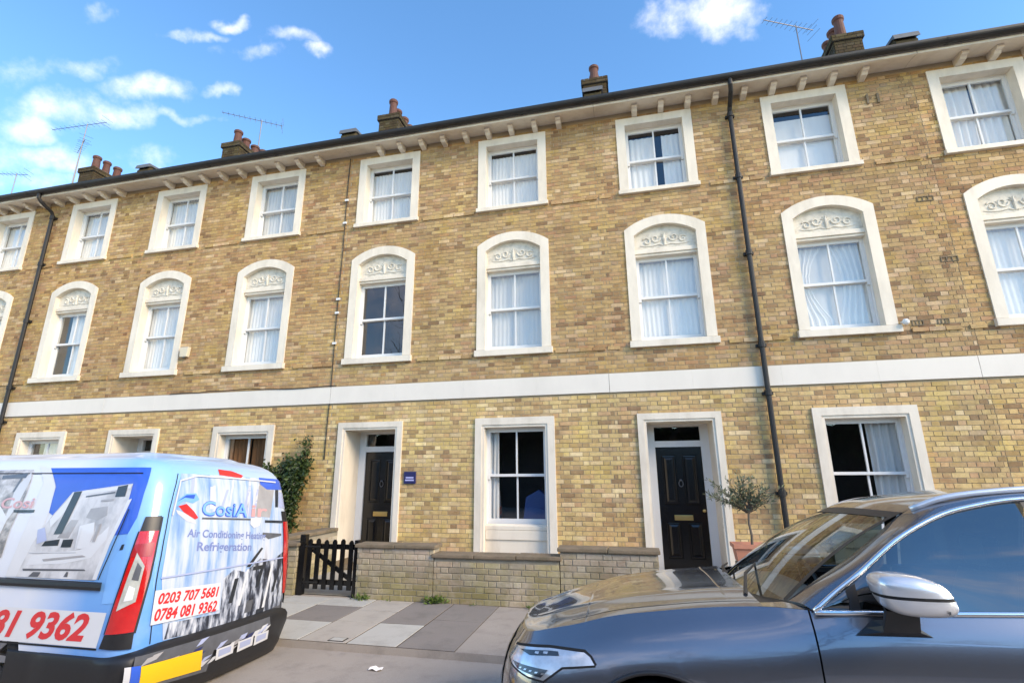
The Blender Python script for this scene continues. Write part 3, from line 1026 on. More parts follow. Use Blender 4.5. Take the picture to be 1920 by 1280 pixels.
def front_door(house, xc, colour='black_paint', detail=True, leaf=.385):
    hw = .525
    b = MB()
    ring(b, sh(rect_loop(.67, PZ + .16, 2.685), xc), sh(rect_loop(.565, PZ + .16, 2.58), xc), FY - 0.04, FY + 0.02, FY - 0.02)
    ring(b, sh(rect_loop(.565, PZ + .16, 2.58), xc), sh(rect_loop(hw, PZ + .16, 2.54), xc), FY - 0.022, FY - 0.02, 9.42)
    s = b.build('door_surround', M['cream'], house)
    b = MB()
    for sx in (-1, 1):
        b.box(xc + sx * .60 - .085, xc + sx * .60 + .085, FY - .02, 9.42, PZ, PZ + .16)
    b.build('plinth_block', M['coping'], s)
    b = MB()
    b.box(xc - hw, xc - leaf, 9.37, 9.44, PZ, 2.54)
    b.box(xc + leaf, xc + hw, 9.37, 9.44, PZ, 2.54)
    b.box(xc - leaf, xc + leaf, 9.365, 9.44, 2.15, 2.255)
    b.box(xc - leaf, xc + leaf, 9.372, 9.44, 2.50, 2.54)
    b.build('door_frame', M['white'], s)
    MB().add([(xc - leaf, 9.41, 2.255), (xc + leaf, 9.413, 2.255), (xc + leaf, 9.411, 2.50), (xc - leaf, 9.41, 2.50)], [(0, 1, 2, 3)]).build('fanlight_pane', M['pane'], s)
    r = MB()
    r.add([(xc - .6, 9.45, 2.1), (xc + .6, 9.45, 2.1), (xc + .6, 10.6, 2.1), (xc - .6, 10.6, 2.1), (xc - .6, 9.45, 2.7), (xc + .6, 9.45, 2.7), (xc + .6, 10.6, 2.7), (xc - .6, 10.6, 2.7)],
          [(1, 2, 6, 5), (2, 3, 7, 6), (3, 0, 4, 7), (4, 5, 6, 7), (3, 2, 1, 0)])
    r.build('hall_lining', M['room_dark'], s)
    MB().box(xc - hw + .002, xc + hw - .002, FY + .02, 9.42, PZ - .02, PZ + .055).build('doorstep', M['coping'], s, bevel=0.01)
    # leaf with four raised-and-fielded panels
    b = MB()
    z0, z1 = PZ + .06, 2.148
    lx = leaf - .004
    b.box(xc - lx, xc + lx, 9.40, 9.44, z0, z1)
    d = b.build('door', M[colour], house)
    for (za, zb) in ((z0 + .22, z0 + .80), (z0 + 1.08, z1 - .14)):
        for sx in (-1, 1):
            xa, xb = sorted((xc + sx * .055, xc + sx * (lx - .09)))
            p = MB()
            rows = []
            for ins, yy in ((0, 9.40), (0.012, 9.385), (0.028, 9.383), (0.042, 9.398), (0.075, 9.386)):
                rows.append([(xa + ins, yy, za + ins), (xb - ins, yy, za + ins), (xb - ins, yy, zb - ins), (xa + ins, yy, zb - ins)])
            p.grid(rows, True)
            n = len(p.v)
            p.f.append((n - 4, n - 3, n - 2, n - 1))
            p.build('door_panel', M[colour], d)
    if detail:
        MB().box(xc - .15, xc + .15, 9.388, 9.40, .93, 1.015).box(xc - .12, xc + .12, 9.382, 9.388, .95, .99).build('letter_plate', M['brass'], d, bevel=0.003)
        k = MB()
        k.tube([(xc - .03 + .03 + .035 * math.cos(a), 9.375, 1.53 + .05 * math.sin(a)) for a in [i * 2 * math.pi / 16 for i in range(17)]], .007, 6)
        k.lathe((xc, 9.37, 1.575), [(.02, 0), (.024, .01), (.018, .025)], 10)
        k.build('door_knocker', M['steel'], d)
        kb = MB()
        kb.tube([(xc + lx - .045, 9.40, 1.09), (xc + lx - .045, 9.36, 1.09), (xc + lx - .045, 9.345, 1.09), (xc + lx - .045, 9.325, 1.09)], [.012, .012, .03, .018], 10)
        kb.build('door_knob', M['brass'], d, smooth=True)


EAVE_Z = 8.66


def build_house(label, x0, x1, doors, wins, tops, firsts, pipe=None, chim=1.0, singles=300, chim_seed=1, chim_dx=0.0):
    house = thing('terraced_house', ((x0 + x1) / 2, FY, PZ), label, 'house', 'terraced houses of one row')
    door_hw, win_hw = .63, .68

    def blocked(z):
        g_ = []
        if z < 2.65:
            for d in doors: g_.append((d - door_hw, d + door_hw))
            for w_ in wins: g_.append((w_ - win_hw, w_ + win_hw))
        if 3.07 - .03 < z < 3.397 + .03: return [(x0 - 1, x1 + 1)]
        if 3.86 < z < 6.31:
            h_ = .66
            if z > 6.04:
                h_ = .66 * math.sqrt(max(0, 1 - ((z - 6.04) / .27) ** 1.6))
            if h_ > .02:
                for c in [a for a, _ in firsts]: g_.append((c - h_, c + h_))
        if 6.86 < z < 8.49:
            for c in [a for a, _ in tops]: g_.append((c - .66, c + .66))
        return g_
    # mortar bed with the openings left free
    rects = [(d - .525, d + .525, 0, 2.54) for d in doors] + [(w_ - .555, w_ + .555, 0, 2.52) for w_ in wins]
    rects += [(c - .545, c + .545, 3.85, 6.16) for c, _ in firsts] + [(c - .545, c + .545, 6.86, 8.365) for c, _ in tops]
    cx = sorted({x0, x1} | {a for r_ in rects for a in r_[:2]})
    cz = sorted({-.1, 8.9} | {a for r_ in rects for a in r_[2:]})
    b = MB()
    for xa, xb in zip(cx, cx[1:]):
        for za, zb in zip(cz, cz[1:]):
            mx, mz = (xa + xb) / 2, (za + zb) / 2
            if any(r_[0] < mx < r_[1] and r_[2] < mz < r_[3] for r_ in rects): continue
            b.add([(xa, FY, za), (xb, FY, za), (xb, FY, zb), (xa, FY, zb)], [(0, 1, 2, 3)])
    b.add([(x0, FY, -.1), (x0, 16.5, -.1), (x0, 16.5, 8.7), (x0, FY, 8.9)], [(3, 2, 1, 0)])
    b.add([(x1, FY, -.1), (x1, 16.5, -.1), (x1, 16.5, 8.7), (x1, FY, 8.9)], [(0, 1, 2, 3)])
    b.add([(x0, 16.5, -.1), (x1, 16.5, -.1), (x1, 16.5, 8.7), (x0, 16.5, 8.7)], [(3, 2, 1, 0)])
    wall = b.build('wall', M['mortar'], house)
    full, cut = lay_bricks(x0, x1, PZ, 8.66, blocked, 0.0, 0.055)
    yb = FY - 0.0055

    def near(i):
        p, q, z = i
        x = (p + q) / 2
        if z < 0.8 or (q - p) < .15: return 1e6
        if x > 1.6 and z < 1.75: return 1e6
        if x < -6 and z < 2.2: return 1e6
        return x * x + FY * FY + (z - H) ** 2
    full.sort(key=near)
    single_bricks(full[:singles], yb, wall, 'brick')
    bulk_bricks('bricks', full[singles:] + cut, yb, wall, M['brick_island'])
    # string courses at sill level: one course that stands a little proud
    for zc in (6.86, 3.86):
        gaps = [(c - .75, c + .75) for c, _ in (tops if zc > 5 else firsts)]
        it = []
        xx = x0 + .01
        while xx < x1 - .1:
            q = min(xx + BL, x1 - .01)
            if not any(a < q and b_ > xx for a, b_ in gaps): it.append((xx, q, zc))
            xx += BL + JT
        bulk_bricks('string_course', it, FY - 0.026, house, M['brick_island'], 0.004)
    # painted band in lengths
    xx = x0 + 0.003
    while xx < x1 - .05:
        q = min(x1 - 0.003, xx + 1.38)
        if x1 - q < .5: q = x1 - .003
        MB().box(xx, q - .0012, FY - 0.03 - rnd.uniform(0, .0008), FY + .01, 3.07, 3.397).build('band_length', M['band'], house)
        xx = q
    for d, c in doors.items(): front_door(house, d, c)
    for w_, c in wins.items(): ground_window(house, w_, c)
    for c, k in tops: top_window(house, c, k)
    for c, k in firsts: first_window(house, c, k)
    # eaves: soffit, fascia, brackets, gutter
    b = MB()
    b.grid([[(x0 + .002, y, z), (x1 - .002, y, z)] for y, z in ((FY + .02, 8.685), (8.62, 8.672), (8.45, 8.636), (8.425, 8.615), (8.405, 8.615), (8.405, 8.74), (8.6, 8.86))])
    sf = b.build('soffit', M['soffit'], house)
    MB().box(x0 + .004, x1 - .004, 8.392, 8.406, 8.617, 8.665).build('fascia_board', M['cream'], house, bevel=.003)
    nb = 9
    for k in range(nb):
        bx = x0 + .86 + k * (x1 - x0 - 1.5) / (nb - 1) - .08
        pb = MB()
        pr_ = [(FY + .01, 8.69), (8.53, 8.69), (8.53, 8.61), (8.555, 8.59), (8.60, 8.585), (8.635, 8.55), (FY + .01, 8.53)]
        n = len(pr_)
        vs = [(bx - .05, y, z) for y, z in pr_] + [(bx + .05, y, z) for y, z in pr_]
        pb.add(vs, [tuple(range(n)), tuple(range(2 * n - 1, n - 1, -1))] + [(i, i + n, (i + 1) % n + n, (i + 1) % n) for i in range(n)])
        pb.build('eaves_bracket', M['cream'], sf)
    g_ = MB()
    cyy, czz, rr = 8.325, 8.738, .072
    pr2 = [(cyy + rr * math.cos(a), czz + rr * math.sin(a)) for a in [math.pi + k * math.pi / 10 for k in range(11)]]
    pr2 = [(cyy - rr, czz + .02)] + pr2 + [(cyy + rr, czz + .02)]
    g_.grid([[(xx, y, z) for y, z in pr2] for xx in (x0, x1)])
    g_.grid([[(xx, y, z + .008) for y, z in [(cyy - rr + .006, czz + .012)] + [(cyy + (rr - .006) * math.cos(a), czz + (rr - .006) * math.sin(a)) for a in [math.pi + k * math.pi / 10 for k in range(11)]]] for xx in (x0, x1)])
    xx = x0 + .4
    while xx < x1:
        g_.grid([[(xx + dx, cyy + (rr + .007) * math.cos(a), czz + (rr + .007) * math.sin(a)) for a in [math.pi + k * math.pi / 10 for k in range(11)]] for dx in (0, .05)])
        xx += 1.8
    g_.build('gutter', M['iron'], house)
    # slated roof in courses, with the party wall upstand and the chimney on its left edge
    b = MB()
    nC = 24
    rid_y, rid_z = 12.55, 11.10
    rows = []
    for k in range(nC):
        t0, t1 = k / nC, (k + 1) / nC
        ya, za = 8.34 + (rid_y - 8.34) * t0, 8.775 + (rid_z - 8.775) * t0
        yb_, zb_ = 8.34 + (rid_y - 8.34) * (t1 + .01), 8.775 + (rid_z - 8.775) * (t1 + .01)
        b.box(x0 + .002, x1 - .002, ya, ya + .001, za, za + .012)
        b.add([(x0, ya, za + .012), (x1, ya, za + .012), (x1, yb_, zb_), (x0, yb_, zb_)], [(0, 1, 2, 3)])
    b.add([(x0, rid_y, rid_z), (x1, rid_y, rid_z), (x1, 16.6, 8.7), (x0, 16.6, 8.7)], [(0, 1, 2, 3)])
    rf = b.build('roof', M['slate'], house)
    px = x0
    pw = MB()
    pf = [(8.60, 8.80), (8.56, 9.06), (8.62, 9.16), (8.85, 9.17), (10.4, 9.95), (10.4, 9.0)]
    n = len(pf)
    pw.add([(px - .17, y, z) for y, z in pf] + [(px + .17, y, z) for y, z in pf], [tuple(range(n)), tuple(range(2 * n - 1, n - 1, -1))] + [(i, i + n, (i + 1) % n + n, (i + 1) % n) for i in range(n)])
    recalc(pw.build('party_wall_upstand', M['cbrick_island'], house))
    cp_ = MB()
    pf = [(8.52, 9.10), (8.55, 9.21), (8.86, 9.235), (10.4, 10.02), (10.4, 9.96), (8.86, 9.175), (8.62, 9.162)]
    cp_.add([(px - .20, y, z) for y, z in pf] + [(px + .20, y, z) for y, z in pf], [tuple(range(len(pf))), tuple(range(2 * len(pf) - 1, len(pf) - 1, -1))] + [(i, i + len(pf), (i + 1) % len(pf) + len(pf), (i + 1) % len(pf)) for i in range(len(pf))])
    recalc(cp_.build('lead_cap', M['lead'], house))
    # chimney stack
    cr_ = random.Random(chim_seed)
    px += chim_dx
    ya, yb2, zt_ = 10.35, 11.75, 10.98 * 1.0 + (chim - 1)
    st = MB().box(px - .27, px + .27, ya, yb2, 9.2, zt_ - .12).box(px - .31, px + .31, ya - .04, yb2 + .04, zt_ - .12, zt_).build('chimney_stack', M['cmortar'], house)
    fa, cu = lay_bricks(px - .275, px + .275, 9.2, zt_ - .13, lambda z: [], 0.05)
    bulk_bricks('bricks', fa + cu, ya - 0.008, st, M['cbrick_island'])
    fa, cu = lay_bricks(px - .315, px + .315, zt_ - .115, zt_ + .045, lambda z: [], 0.1)
    bulk_bricks('bricks', fa + cu, ya - 0.048, st, M['cbrick_island'])
    for sx in (-1, 1):
        for (za, zb_, w_) in ((9.2, zt_ - .13, .275), (zt_ - .115, zt_ + .045, .315)):
            fa, cu = lay_bricks(ya - (w_ - .275), yb2 + (w_ - .275), za, zb_, lambda z: [], 0.0)

            def turn(V, sx=sx, w_=w_):
                U = V.copy()
                U[..., 0] = px + sx * (w_ - V[..., 1] * 1.0)
                U[..., 1] = V[..., 0]
                return U
            o = bulk_bricks('bricks', fa + cu, -0.008, st, M['cbrick_island'], flip=turn)
            recalc(o)
    fl = MB().box(px - .25, px + .25, ya + .02, yb2 - .02, zt_ + .0, zt_ + .09)
    fl.build('flaunching', M['coping'], st, bevel=.03)
    for k in range(4):
        hh = cr_.choice((.46, .54, .62)) if k else cr_.choice((.50, .58, .64))
        yy = ya + .2 + k * .34
        r0 = cr_.uniform(.105, .125)
        pm = MB().lathe((px + cr_.uniform(-.03, .03), yy, zt_ + .06), [(r0 * 1.12, 0), (r0 * 1.1, .05), (r0, .08), (r0 * .86, hh * .75), (r0 * .9, hh * .8), (r0 * 1.08, hh * .84), (r0 * 1.1, hh * .95), (r0 * .9, hh), (r0 * .72, hh), (r0 * .65, hh * .6)], 14)
        pm.build('chimney_pot', M['terracotta'], st, smooth=False)
    if pipe is not None:
        d = MB()
        p = [(pipe, 8.335, 8.69), (pipe, 8.335, 8.56), (pipe + .01, 8.40, 8.48), (pipe + .02, 8.66, 8.34), (pipe + .02, 8.715, 8.25), (pipe + .02, 8.715, .12)]
        d.tube(p, .042, 10)
        for zc in (8.2, 6.9, 5.4, 3.75, 2.95, 1.4):
            d.tube([(pipe + .02, 8.715, zc - .05), (pipe + .02, 8.715, zc - .045), (pipe + .02, 8.715, zc + .045), (pipe + .02, 8.715, zc + .05)], [.043, .056, .056, .043], 10)
            d.box(pipe - .06, pipe + .10, 8.745, FY + .02, zc - .03, zc + .02)
        d.build('downpipe', M['iron'], house, smooth=False)
    return house


PX = [-22.45, -16.85, -11.37, -5.72, -0.28, 5.22, 10.75]
H0 = build_house('yellow brick terraced house at the far left end of the row, cut by the edge', PX[0], PX[1], {-21.3: 'black_paint'}, {-18.5: 'net'}, [(-21.3, 'net'), (-18.5, 'net')], [(-21.3, 'net'), (-18.5, 'net')], singles=40, chim_seed=3)
H1 = build_house('yellow brick terraced house with left black downpipe, mostly behind the van', PX[1], PX[2], {-15.7: 'black_paint'}, {-13.0: 'half'}, [(-15.7, 'net'), (-12.97, 'net')], [(-15.7, 'net'), (-12.99, 'half')], pipe=-14.25, singles=200, chim_seed=4, chim_dx=.9)
H2 = build_house('yellow brick terraced house with dark green climber and brown ground floor curtains', PX[2], PX[3], {-10.40: 'black_paint'}, {-7.64: 'brown'}, [(-10.27, 'net'), (-7.57, 'greynet')], [(-10.29, 'net'), (-7.60, 'net')], singles=300, chim_seed=8, chim_dx=.7)
H3 = build_house('yellow brick terraced house behind the garden gate with navy plaque by its door', PX[3], PX[4], {-4.815: 'black_paint'}, {-1.99: 'blue'}, [(-4.757, 'netlow'), (-2.006, 'netlow')], [(-4.774, None), (-2.0, 'greynet')], singles=300, chim_seed=12)
H4 = build_house('yellow brick terraced house with black door, brass letter plate and central downpipe', PX[4], PX[5], {0.82: 'black_paint'}, {3.56: 'side'}, [(0.84, 'gap'), (3.51, 'roller')], [(0.865, 'net'), (3.56, 'parted')], pipe=2.21, singles=300, chim_seed=21)
H5 = build_house('yellow brick terraced house at the right end, cut by the edge', PX[5], PX[6], {6.42: 'black_paint'}, {9.15: 'net'}, [(6.22, 'drapes'), (9.0, 'net')], [(6.30, 'net'), (9.05, 'net')], singles=120, chim_seed=5)


# ------------------------------------------------------------------ garden walls
def garden_wall(label, secs, y=WY, thick=.22):
    """secs: (x0, x1, top height without coping)"""
    xa, xb = secs[0][0], secs[-1][1]
    t = thing('garden_wall', ((xa + xb) / 2, y + thick / 2, PZ), label, 'wall', 'low garden walls along the pavement')
    core = MB()
    full, cut = [], []
    for (a, b, zt) in secs:
        core.box(a + .008, b - .008, y, y + thick, PZ - .05, zt - .004)
        f_, c_ = lay_bricks(a, b, PZ, zt + .001, lambda z: [], 0.03)
        full += f_
        cut += c_
    cr_ = core.build('mortar_core', M['gmortar'], t)
    single_bricks((full + [])[:300], y - .008, t, 'gbrick')
    if full[300:] + cut:
        bulk_bricks('cut_bricks', full[300:] + cut, y - .008, t, M['gbrick_island'])
    # end faces
    for (xe, zt, sx) in ((xa, secs[0][2], -1), (xb, secs[-1][2], 1)):
        f_, c_ = lay_bricks(0, thick, PZ, zt + .001, lambda z: [], 0.02)

        def turn(V, xe=xe, sx=sx):
            U = V.copy()
            U[..., 0] = xe + sx * (-V[..., 1])
            U[..., 1] = y + V[..., 0]
            return U
        recalc(bulk_bricks('end_bricks', f_ + c_, -0.0, t, M['gbrick_island'], flip=turn))
    for (a, b, zt) in secs:
        n = max(1, round((b - a) / .62))
        for k in range(n):
            u, v = a + (b - a) * k / n - (.03 if k == 0 else 0), a + (b - a) * (k + 1) / n + (.03 if k == n - 1 else 0)
            dz = rnd.uniform(-.004, .004)
            MB().box(u + .003, v - .003, y - .045, y + thick + .04, zt + dz, zt + .048 + dz).build('coping_stone', M['coping'], t, bevel=.012)
    return t


W1 = garden_wall('low brick garden wall with stepped coping between the gate and the black door', [(-3.88, -2.72, .715), (-2.72, -0.98, .615), (-0.98, 0.26, .73)])
W2 = garden_wall('low brick garden wall behind the bonnet of the dark car', [(1.22, 4.9, .60)])
W3 = garden_wall('low brick garden wall left of the gate, behind the van', [(-9.4, -4.86, .70)])
# the wall that divides the two front yards, running back to the house
t = thing('yard_dividing_wall', (-5.45, 7.9, PZ), 'low brick wall running back to the house left of the gate', 'wall')
b = MB().box(-5.56, -5.34, WY + .22, FY - .01, PZ, .72)
b.build('mortar_core', M['gmortar'], t)
f_, c_ = lay_bricks(WY + .23, FY - .02, PZ, .70, lambda z: [], 0.0)
def _turn(V):
    U = V.copy()
    U[..., 0] = -5.34 - V[..., 1]
    U[..., 1] = V[..., 0]
    return U
recalc(bulk_bricks('bricks', f_ + c_, -0.008, t, M['gbrick_island'], flip=_turn))
MB().box(-5.60, -5.30, WY + .225, FY - .05, .72, .775).build('coping_stone', M['coping'], t, bevel=.012)

# ------------------------------------------------------------------ garden gate
g = thing('garden_gate', (-4.35, WY + .08, PZ), 'small black picket gate with a diagonal brace, standing between the garden walls', 'gate')
gy = WY + .06
for (xp, zp, w) in ((-4.80, .86, .045), (-3.925, .80, .03)):
    MB().box(xp - w, xp + w, gy - .03, gy + .06, PZ, zp).build('gate_post', M['black_paint'], g, bevel=.008)
gx0, gx1 = -4.73, -3.97
for k in range(6):
    xc = gx0 + .045 + k * (gx1 - gx0 - .09) / 5
    zt = .80 + .01 * math.sin(k * 2.1)
    MB().prism([(xc - .034, .13), (xc + .034, .13), (xc + .034, zt - .03), (xc + .012, zt), (xc - .012, zt), (xc - .034, zt - .03)], gy - .012, gy + .008).build('pale', M['black_paint'], g)
for zr in (.22, .70):
    MB().box(gx0, gx1, gy + .009, gy + .042, zr - .035, zr + .035).build('rail', M['black_paint'], g, bevel=.003)
MB().prism([(gx0 + .02, .655), (gx0 + .11, .665), (gx1 - .01, .275), (gx1 - .10, .265)], gy + .010, gy + .036).build('brace', M['black_paint'], g)
for zh in (.70, .22):
    MB().box(gx0 - .05, gx0 + .22, gy - .018, gy - .0125, zh - .012, zh + .012).build('hinge_strap', M['iron'], g)

# ------------------------------------------------------------------ plants
def leaf(b, p, d, l, w, up_=None, fold=.25):
    d = Vector(d).normalized()
    s = d.cross(up_ or Vector((rnd.uniform(-1, 1), rnd.uniform(-1, 1), rnd.uniform(-1, 1))))
    if s.length < 1e-3: s = d.orthogonal()
    s.normalize()
    n = d.cross(s)
    p = Vector(p)
    b.add([p, p + d * l * .45 + s * w / 2 + n * w * fold, p + d * l, p + d * l * .45 - s * w / 2 + n * w * fold], [(0, 1, 2), (0, 2, 3)])


def climber():
    t = thing('climbing_shrub', (-6.4, 8.6, PZ), 'tall dark green climbing shrub on the brick wall behind the van', 'shrub')
    st = MB()
    lf = MB()
    stems = []
    for k in range(11):
        x0 = -6.55 + rnd.uniform(-.15, .15)
        top = (-6.15 + rnd.uniform(-.28, .18), rnd.uniform(1.8, 2.75))
        if k > 7: top = (-6.75 + rnd.uniform(-.2, .15), rnd.uniform(1.6, 2.15))
        path = []
        for i in range(9):
            u = i / 8
            path.append((x0 + (top[0] - x0) * u + .06 * math.sin(u * 7 + k), 8.62 - .06 * math.sin(u * 4 + k * 2) + .08 * u, PZ + (top[1] - PZ) * u))
        st.tube(path, [.018 - .0016 * i for i in range(9)], 5)
        stems.append(path)
    st.build('stem', M['bark'], t)
    for k in range(8500):
        path = rnd.choice(stems)
        u = rnd.uniform(.06, 1) ** .8 * 7.99
        i = int(u)
        p = Vector(path[i]).lerp(Vector(path[i + 1]), u - i)
        rr = .20 * (1.1 - .55 * u / 8)
        q = p + Vector((rnd.gauss(0, rr * .6), -abs(rnd.gauss(0, .10)), rnd.gauss(0, .07)))
        if q.y > 8.76: q.y = 8.75
        leaf(lf, q, (rnd.gauss(0, .7), -abs(rnd.gauss(0.5, .4)), rnd.gauss(-.35, .5)), rnd.uniform(.035, .12), rnd.uniform(.025, .07))
    lf.build('foliage', M['climber'], t, kind='stuff')


climber()


def olive():
    t = thing('olive_tree', (1.40, 7.12, .86), 'small bare-stemmed olive tree in a clay trough beside the black door', 'tree')
    tr = MB()
    base = Vector((1.40, 7.12, .84))
    tr.tube([base, base + Vector((.008, 0, .12)), base + Vector((-.006, .01, .26)), base + Vector((.004, .0, .40))], [.017, .015, .014, .013], 7)
    lf = MB()
    top = base + Vector((.004, 0, .38))
    for k in range(38):
        az = rnd.uniform(0, 2 * math.pi)
        el = rnd.uniform(.45, 1.45)
        ln = rnd.uniform(.28, .60)
        if 12 < k < 18:
            az, el, ln = math.pi + rnd.uniform(-.5, .5), rnd.uniform(.45, .9), rnd.uniform(.5, .68)
        d = Vector((math.cos(az) * math.cos(el), math.sin(az) * math.cos(el) * .7, math.sin(el)))
        path = []
        for i in range(6):
            u = i / 5
            path.append(top + d * ln * u + Vector((0, 0, -.06 * u * u)) + Vector((rnd.gauss(0, .012), rnd.gauss(0, .012), 0)))
        tr.tube(path, [.007 - .0011 * i for i in range(6)], 4)
        for j in range(28):
            u = rnd.uniform(.25, 1) * 4.99
            i = int(u)
            p = path[i].lerp(path[i + 1], u - i)
            dd = (d * .5 + Vector((rnd.gauss(0, .7), rnd.gauss(0, .7), rnd.gauss(.1, .6)))).normalized()
            leaf(lf, p + dd * .01, dd, rnd.uniform(.045, .08), rnd.uniform(.012, .02), fold=.1)
    tr.build('trunk', M['bark'], t)
    lf.build('crown', M['olive'], t, kind='stuff')


olive()
t = thing('clay_trough', (1.62, 7.10, .66), 'reddish clay trough on the low wall beside the black door', 'planter')
b = MB()
x0, x1, ya, yb = 1.17, 2.02, 6.97, 7.24
b.grid([[(x0 + i, ya + i, z), (x1 - i, ya + i, z), (x1 - i, yb - i, z), (x0 + i, yb - i, z)] for i, z in ((.03, .66), (.012, .80), (.012, .81), (-.008, .815), (-.008, .865), (.012, .865), (.025, .82))], True)
n = len(b.v)
b.build('trough_body', M['potclay'], t)
MB().box(x0 + .03, x1 - .03, ya + .03, yb - .03, .79, .835).build('soil', M['soil'], t)


def topiary(x, y, z, r, label):
    t = thing('clipped_shrub', (x, y, PZ), label, 'shrub')
    MB().lathe((x, y, PZ + .013), [(.13, 0), (.17, .28), (.18, .28), (.18, .33), (.15, .33), (.15, .30)], 16).build('pot', M['terracotta'], t)
    MB().tube([(x, y, PZ + .3), (x + .01, y, z - r * .5)], .018, 6).build('stem', M['bark'], t)
    lf = MB()
    for k in range(1500):
        d = Vector((rnd.gauss(0, 1), rnd.gauss(0, 1), rnd.gauss(0, 1))).normalized()
        p = Vector((x, y, z)) + d * r * rnd.uniform(.72, 1.03)
        leaf(lf, p, (d + Vector((rnd.gauss(0, .5), rnd.gauss(0, .5), rnd.gauss(0, .5)))), rnd.uniform(.02, .04), rnd.uniform(.012, .022))
    lf.build('foliage', M['box_leaf'], t, kind='stuff')


topiary(-8.30, 8.30, 1.84, .15, 'small clipped ball shrub showing above the van roof')

for k, (x, n, s) in enumerate(((-3.72, 60, 1.0), (-2.67, 90, 1.25), (-2.15, 16, .5), (-1.35, 36, .7), (-3.35, 12, .5), (-1.0, 26, .7))):
    where = ('at the left end of the garden wall foot', 'below the step in the garden wall', 'left of the middle of the garden wall foot', 'towards the bonnet at the garden wall foot', 'sparse, near the left end of the garden wall', 'nearest the car at the garden wall foot')[k]
    b = MB()
    for j in range(n):
        a = rnd.uniform(0, 2 * math.pi)
        p = Vector((x + rnd.gauss(0, .07 * s), WY - .035 - abs(rnd.gauss(0, .03)), PZ + rnd.uniform(0, .05 * s)))
        leaf(b, p, (math.cos(a), math.sin(a) - .4, rnd.uniform(.2, 1.6)), rnd.uniform(.03, .08) * s, rnd.uniform(.01, .03) * s)
    tag(b.build('weed_tuft', M['weed']), 'green weed tuft ' + where, 'weed', 'weeds along the foot of the garden wall')

# ------------------------------------------------------------------ small things on the facade
t = thing('wall_plaque', (-3.95, FY, 1.55), 'small navy plaque with pale lettering right of the recessed front door', 'plaque')
MB().box(-4.065, -3.835, FY - .035, FY - .008, 1.55, 1.76).build('plate', M['navy'], t, bevel=.004)
for zc, w in ((1.655, .075), (1.61, .085)):
    MB().box(-3.95 - w, -3.95 + w, FY - .038, FY - .034, zc - .013, zc + .013).build('lettering_line', M['lilac'], t)
t = thing('alarm_box', (-9.38, FY, 4.2), 'small cream burglar alarm box beside an arched first floor window', 'alarm box')
MB().prism([(-9.48, 4.22), (-9.29, 4.22), (-9.27, 4.44), (-9.50, 4.44)], FY - .085, FY - .004).build('cover', M['alarm'], t, bevel=.012)
MB().lathe((-9.385, FY - .05, 4.195), [(.02, 0), (.03, .012), (.03, .03)], 10).build('strobe', M['steel'], t)
t = thing('sensor_light', (4.33, FY, 3.94), 'small white sensor lamp beside the sill of the arched window', 'lamp')
MB().tube([(4.33, FY, 3.99), (4.33, FY - .06, 3.99), (4.34, FY - .10, 3.97)], [.02, .02, .02], 8).build('bracket', M['white'], t)
MB().lathe((4.34, FY - .11, 3.93), [(.02, 0), (.045, .02), (.05, .06), (.03, .09)], 12).build('head', M['white'], t)
t = thing('facade_cable', (-5.73, FY, 3.4), 'thin dark cable with white clips running down the brick between two houses', 'cable')
MB().tube([(-5.735 + .006 * math.sin(z * 2.2), FY - .022, z) for z in [2.0 + .3 * k for k in range(23)]], .009, 6).build('cable_run', M['iron'], t)
for z in (7.55, 7.0, 5.25, 4.95, 4.3):
    MB().box(-5.775, -5.69, FY - .045, FY - .02, z - .022, z + .022).build('cable_clip', M['white'], t)
t = thing('band_cable', (-7.4, FY, 3.4), 'thin cable lying along the top of the painted band', 'cable')
MB().tube([(-9.6 + .25 * k, FY - .04, 3.41 + .012 * math.sin(k * .9) + (.03 if 3 < k < 9 else 0)) for k in range(17)], .009, 6).build('cable_run', M['iron'], t)
for k, (x, z, w) in enumerate(((4.62, 8.05, .20), (5.05, 6.05, .24), (5.18, 4.95, .24), (4.9, 3.93, .16), (4.55, 3.93, .16))):
    lab = ('between the top floor windows', 'halfway up between the upper floors', 'between the arched first floor windows', 'right of the sill', 'beside the sensor lamp')[k]
    b = MB()
    if k == 0:
        b.box(x - w / 2, x - w / 2 + .035, FY - .03, FY, z, z + .19).box(x + w / 2 - .035, x + w / 2, FY - .03, FY, z, z + .19)
    else:
        b.box(x - w / 2, x + w / 2, FY - .016, FY, z, z + .012).box(x - w / 2, x + w / 2, FY - .016, FY, z + .078, z + .09)
        for j in range(4):
            xx = x - w / 2 + j * (w - .012) / 3
            b.box(xx, xx + .012, FY - .0155, FY, z + .012, z + .078)
    tag(b.build('air_vent', M['coping']), 'dark rusty iron air vent on the right hand brickwork, ' + lab, 'vent', 'air vents in the right hand brickwork')


# ------------------------------------------------------------------ television aerials
def aerial(base, h, boom_dir, boom_len, n, label, tilt=0.0, stay=False):
    t = thing('tv_aerial', base, label, 'aerial', 'aerials on the roofs')
    b = Vector(base)
    topv = b + Vector((tilt, 0, h))
    MB().tube([b, topv], .014, 6).build('mast', M['steel'], t)
    d = Vector(boom_dir).normalized()
    s = d.cross(Vector((0, 0, 1))).normalized()
    c = topv + Vector((0, 0, -.05))
    MB().tube([c - d * boom_len * .35, c + d * boom_len * .65], .010, 6).build('boom', M['steel'], t)
    for k in range(n):
        p = c - d * boom_len * .33 + d * boom_len * .96 * k / (n - 1)
        l = .16 - .006 * k
        MB().tube([p - s * l, p + s * l], .005, 4).build('element', M['steel'], t)
    r = c - d * boom_len * .35
    for dz in (-.14, .14):
        MB().tube([r - s * .2 + Vector((0, 0, dz)), r + s * .2 + Vector((0, 0, dz))], .005, 4).build('reflector_rod', M['steel'], t)
    return t


